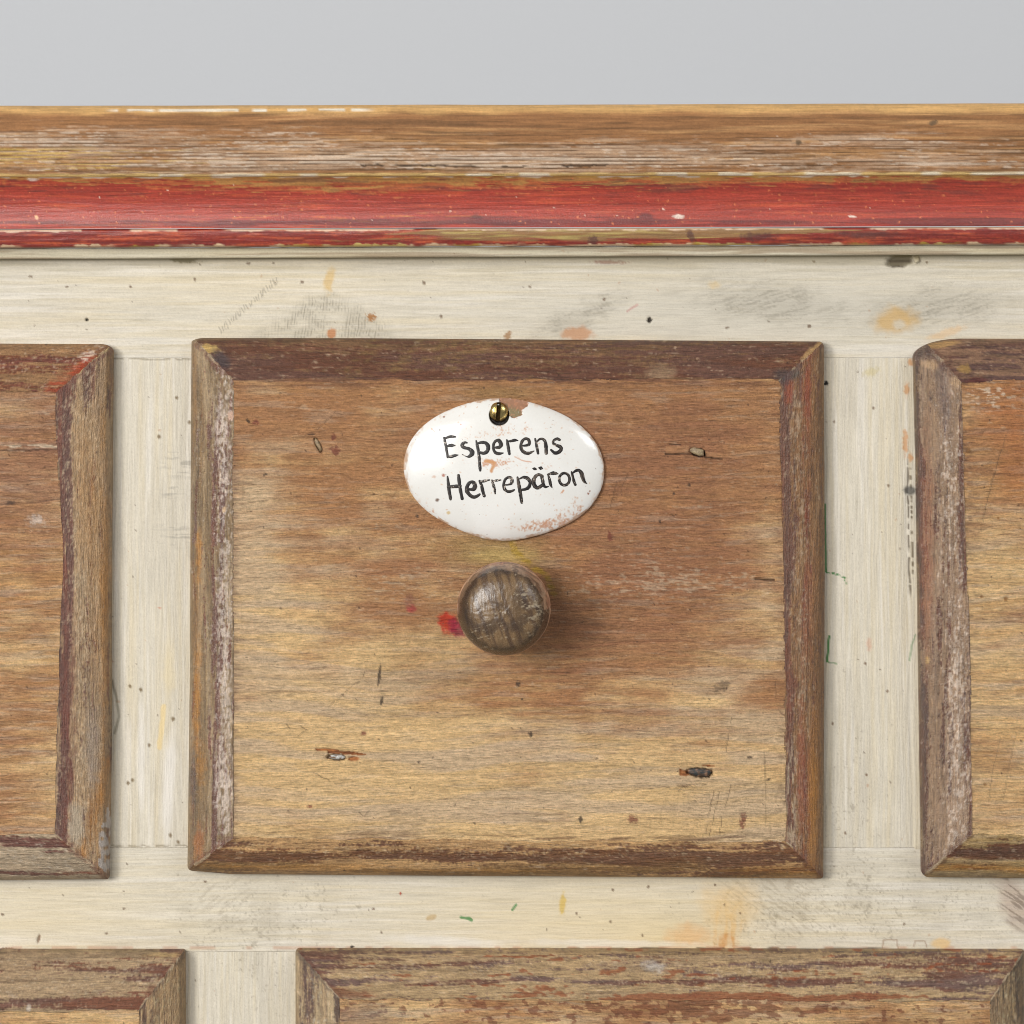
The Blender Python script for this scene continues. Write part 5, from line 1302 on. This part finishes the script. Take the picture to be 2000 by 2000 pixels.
STROKES_A = [
    ([(212, 180, 30), (232, 290, 36), (258, 420, 36), (280, 540, 32), (298, 640, 30)], 'E'),
    ([(238, 196, 24), (300, 168, 36), (380, 152, 38), (475, 160, 22)], 'E'),
    ([(270, 385, 24), (340, 365, 42), (400, 362, 42), (470, 362, 16)], 'E'),
    ([(285, 632, 26), (370, 625, 38), (460, 602, 36), (535, 588, 16)], 'E'),
    ([(752, 300, 20), (700, 292, 34), (645, 330, 44), (640, 385, 46), (700, 418, 40), (790, 440, 44), (862, 500, 60), (862, 565, 58), (805, 618, 42), (735, 622, 14), (640, 574, 12)], 's'),
    ([(965, 252, 22), (990, 360, 38), (1015, 480, 38), (1035, 620, 40), (1045, 760, 40), (1055, 880, 40), (1062, 955, 30)], 'p'),
    ([(1000, 315, 24), (1090, 292, 38), (1190, 305, 44), (1248, 385, 56), (1232, 490, 50), (1150, 545, 46), (1040, 525, 32)], 'p'),
    ([(1385, 408, 20), (1450, 412, 38), (1520, 400, 48), (1550, 330, 56), (1500, 248, 50), (1430, 255, 36), (1378, 330, 36), (1372, 440, 38), (1420, 530, 42), (1510, 555, 40), (1605, 540, 14)], 'e'),
    ([(1688, 232, 24), (1712, 340, 40), (1732, 460, 40), (1750, 565, 34)], 'r'),
    ([(1710, 268, 24), (1790, 258, 32), (1880, 238, 36), (1950, 246, 14)], 'r'),
    ([(290, 1095, 22), (308, 1250, 42), (330, 1440, 44), (352, 1560, 44), (362, 1635, 32)], 'H'),
    ([(548, 1068, 40), (562, 1180, 44), (578, 1320, 44), (605, 1470, 42), (638, 1622, 40)], 'H'),
    ([(300, 1338, 34), (440, 1330, 48), (590, 1318, 44)], 'H'),
    ([(770, 1385, 26), (840, 1400, 38), (920, 1380, 56), (935, 1290, 56), (880, 1222, 44), (800, 1252, 46), (748, 1350, 50), (752, 1440, 54), (820, 1535, 48), (905, 1580, 46), (985, 1558, 42), (1050, 1512, 26)], 'e'),
    ([(1045, 1195, 28), (1090, 1300, 42), (1122, 1440, 44), (1158, 1556, 40)], 'r'),
    ([(1070, 1222, 24), (1160, 1200, 36), (1280, 1176, 18)], 'r'),
    ([(1335, 1180, 24), (1370, 1290, 38), (1398, 1390, 38), (1405, 1440, 30), (1412, 1500, 22)], 'r'),
    ([(1370, 1200, 20), (1450, 1188, 30), (1545, 1176, 18)], 'r'),
    ([(1625, 1290, 18), (1720, 1288, 24), (1805, 1240, 44), (1798, 1150, 44), (1735, 1112, 38), (1655, 1160, 36), (1614, 1280, 38), (1640, 1395, 40), (1715, 1448, 38), (1800, 1440, 36), (1868, 1408, 20)], 'e'),
]
STROKES_B = [
    ([(235, 368, 20), (330, 362, 34), (405, 330, 40), (400, 240, 42), (335, 202, 36), (255, 240, 38), (208, 360, 40), (232, 470, 42), (310, 535, 44), (400, 545, 42), (520, 492, 12)], 'e'),
    ([(545, 205, 24), (572, 330, 36), (592, 430, 40), (615, 550, 34)], 'n'),
    ([(585, 280, 20), (640, 222, 28), (710, 208, 32), (775, 260, 40), (800, 380, 50), (808, 545, 46)], 'n'),
    ([(1125, 230, 34), (1060, 206, 38), (985, 245, 32), (972, 310, 34), (1050, 358, 42), (1140, 398, 46), (1158, 455, 46), (1100, 520, 48), (1010, 538, 44), (918, 465, 26)], 's'),
    ([(128, 1112, 26), (160, 1280, 46), (188, 1440, 46), (212, 1590, 44), (230, 1712, 34)], 'p'),
    ([(175, 1150, 18), (270, 1112, 36), (375, 1145, 48), (425, 1240, 40), (395, 1345, 46), (310, 1395, 40), (205, 1410, 26)], 'p'),
    ([(488, 905, 14), (530, 912, 40), (575, 922, 18)], 'dot'),
    ([(632, 888, 18), (678, 897, 48), (715, 905, 22)], 'dot'),
    ([(720, 1090, 36), (625, 1050, 40), (540, 1110, 48), (505, 1220, 56), (540, 1320, 56), (610, 1362, 48), (712, 1300, 40)], 'a'),
    ([(690, 1060, 34), (722, 1190, 46), (742, 1285, 42), (785, 1340, 34), (862, 1330, 14)], 'a'),
    ([(852, 1055, 24), (885, 1170, 38), (912, 1290, 34), (942, 1350, 16)], 'r'),
    ([(840, 1048, 22), (950, 1018, 46), (1020, 1020, 44), (1088, 1032, 12)], 'r'),
    ([(1235 + 122 * math.cos(a), 1158 + 142 * math.sin(a), 36) for a in np.linspace(-2.2, 4.3, 18)], 'o'),
    ([(1405, 985, 24), (1432, 1090, 34), (1462, 1210, 38), (1495, 1292, 32)], 'n'),
    ([(1435, 1012, 22), (1500, 962, 34), (1575, 948, 40), (1635, 1010, 50), (1665, 1110, 54), (1705, 1210, 40), (1768, 1265, 8)], 'n'),
]
def lettering():
    V = []; F = []; CC = []; off = 0
    ink = lin(30, 25, 24)
    si = 0
    for base_x, lst in ((850.0, STROKES_A), (1000.0, STROKES_B)):
        for pts, ch in lst:
            sp = cr_spline(pts, 10)
            x = base_x + sp[:, 0] / 12.075; y = 840.0 + sp[:, 1] / 12.075; w = np.maximum(sp[:, 2], 4) / 12.075 * .5 * 1.8
            # round the two ends
            tx = np.gradient(x); ty = np.gradient(y); L = np.hypot(tx, ty) + 1e-9; tx /= L; ty /= L
            def cap(i, sg):
                qs = [(math.cos(q), math.sin(q)) for q in (np.radians([25, 50, 72, 88]))]
                return [(x[i] + sg * tx[i] * w[i] * .9 * s_, y[i] + sg * ty[i] * w[i] * .9 * s_, w[i] * c_, tx[i], ty[i]) for c_, s_ in qs]
            seq = cap(0, -1)[::-1] + [(x[i], y[i], w[i], tx[i], ty[i]) for i in range(len(x))] + cap(-1, 1)
            seq = np.array(seq)
            nn = 7
            lat = np.linspace(-1, 1, nn)
            ww = seq[:, 2] * (1 + .10 * (vn(np.arange(len(seq)) / 3.0, np.zeros(len(seq)) + si, 961) - .5) * 2)
            X = seq[:, 0][:, None] - seq[:, 4][:, None] * lat[None] * ww[:, None]
            Y = seq[:, 1][:, None] + seq[:, 3][:, None] * lat[None] * ww[:, None]
            d = plate_h(X, Y) + .05 + .05 * (1 - lat[None] ** 2) + .004 * (si % 5)
            P = W(X, Y, d)
            c = np.broadcast_to(ink, X.shape + (3,)).copy()
            # thin places along the brush stroke, and chips
            thin = ss(vn(lat[None] * 2.2 + si * 7 + 0 * X, np.arange(len(seq))[:, None] / 14.0 + 0 * X, 962), .5, .85)
            amt = .32 if base_x == 1000.0 else .14
            c = mixc(c, lin(150, 132, 116), amt * thin)
            c = mixc(c, lin(222, 206, 190), .9 * ss(.5 * vn(X / 1.3, Y / 1.3, 963) + .5 * fbm(X / 5, Y / 5, 964, 2) + field(X, Y, 0, [(968, 940, 10, 12, .10), (996, 936, 10, 10, .07), (868, 868, 5, 12, .10), (906, 890, 6, 3, .12), (968, 962, 5, 5, .15)]), .72, .82))
            V.append(P.reshape(-1, 3)); CC.append(c.reshape(-1, 3))
            F.append(gridfaces(len(seq), nn, off)); off += len(seq) * nn; si += 1
    ob = mesh_obj('lettering', np.concatenate(V), np.concatenate(F), M_ink, plate_o, np.concatenate(CC), np.full(off, .45))
    return ob
M_ink = aged('black_brush_ink', 'i', (1500, 1500), 0.10, 0.2, 0.00005)
lettering()

# screw
def brass():
    m = bpy.data.materials.new('worn_brass'); m.use_nodes = True
    nt = m.node_tree; N = nt.nodes; L = nt.links; b = N['Principled BSDF']
    b.inputs['Metallic'].default_value = 1.0; b.inputs['Roughness'].default_value = .26
    at = N.new('ShaderNodeAttribute'); at.attribute_name = 'Col'
    tc = N.new('ShaderNodeTexCoord'); n = N.new('ShaderNodeTexNoise'); n.inputs['Scale'].default_value = 2600; n.inputs['Detail'].default_value = 3
    L.new(tc.outputs['Object'], n.inputs['Vector'])
    mr = N.new('ShaderNodeMapRange'); mr.inputs['To Min'].default_value = .75; mr.inputs['To Max'].default_value = 1.25
    mr.inputs['From Min'].default_value = .3; mr.inputs['From Max'].default_value = .65
    L.new(n.outputs['Fac'], mr.inputs['Value'])
    vm = N.new('ShaderNodeVectorMath'); vm.operation = 'SCALE'; L.new(at.outputs['Color'], vm.inputs[0]); L.new(mr.outputs[0], vm.inputs['Scale'])
    L.new(vm.outputs[0], b.inputs['Base Color'])
    bp = N.new('ShaderNodeBump'); bp.inputs['Strength'].default_value = .25; bp.inputs['Distance'].default_value = .0002
    L.new(n.outputs['Fac'], bp.inputs['Height']); L.new(bp.outputs[0], b.inputs['Normal'])
    return m
def screw():
    cx, cy, R = 973.5, 804.2, 18.8
    db = float(plate_h(np.array([cx]), np.array([cy]))[0]) - 2.2
    a = math.radians(4.5)
    sw = 4.2
    cols = np.concatenate([-np.sqrt(1 - np.linspace(0, 1, 18) ** 2)[::-1][:0], np.linspace(-.999, -sw / R, 16), [-sw / R + .001], np.linspace(-sw / R + .02, sw / R - .02, 5), [sw / R - .001], np.linspace(sw / R, .999, 16)])
    rows_ = np.sin(np.linspace(-1, 1, 33) * np.pi / 2)
    X = np.zeros((len(cols), 33)); Y = np.zeros_like(X); H = np.zeros_like(X); C = np.zeros(X.shape + (3,))
    for i, q in enumerate(cols):
        half = math.sqrt(max(1 - q * q, 1e-5))
        X[i] = q; Y[i] = rows_ * half
        r = np.hypot(X[i], Y[i])
        H[i] = .7 + 2.0 * np.sqrt(np.clip(1 - (r * .985) ** 2, 0, 1)) ** 1.0
        C[i] = lin(208, 184, 122)
        C[i] = mixc(C[i], lin(120, 92, 46), ss(fbm(X[i] * 3, Y[i] * 3, 971, 3), .5, .7) * .8)
        C[i] = mixc(C[i], lin(120, 84, 60), ss(Y[i], .5, .95) * .5)
        if abs(q) < sw / R:
            H[i] = np.minimum(H[i], 1.25); C[i] = lin(70, 54, 30)
    ca, sa = math.cos(a), math.sin(a)
    px = cx + R * (X * ca - Y * sa); py = cy + R * (X * sa + Y * ca)
    P = W(px, py, db + H)
    top = P
    # skirt down from the border of the head
    fs = [gridfaces(len(cols), 33, 0, True)]
    border = [(i, 0) for i in range(len(cols))] + [(len(cols) - 1, j) for j in range(1, 33)] + [(i, 32) for i in range(len(cols) - 2, -1, -1)] + [(0, j) for j in range(31, 0, -1)]
    idx = np.array([i * 33 + j for i, j in border]); nb = len(idx); n0 = top.reshape(-1, 3).shape[0]
    sk = top.reshape(-1, 3)[idx].copy(); sk[:, 1] = -(HP + .2) * .001
    V = np.concatenate([top.reshape(-1, 3), sk]); k = np.arange(nb)
    fs.append(np.stack([idx[k], idx[(k + 1) % nb], n0 + (k + 1) % nb, n0 + k], -1))
    CC = np.concatenate([C.reshape(-1, 3), C.reshape(-1, 3)[idx] * .6])
    o = mesh_obj('screw', V, np.concatenate(fs), brass(), plate_o, CC, None)
    o.data.polygons.foreach_set('use_smooth', np.ones(len(o.data.polygons), dtype=bool))
    try: o.data.set_sharp_from_angle(angle=math.radians(40))
    except Exception: pass
    return o
screw()
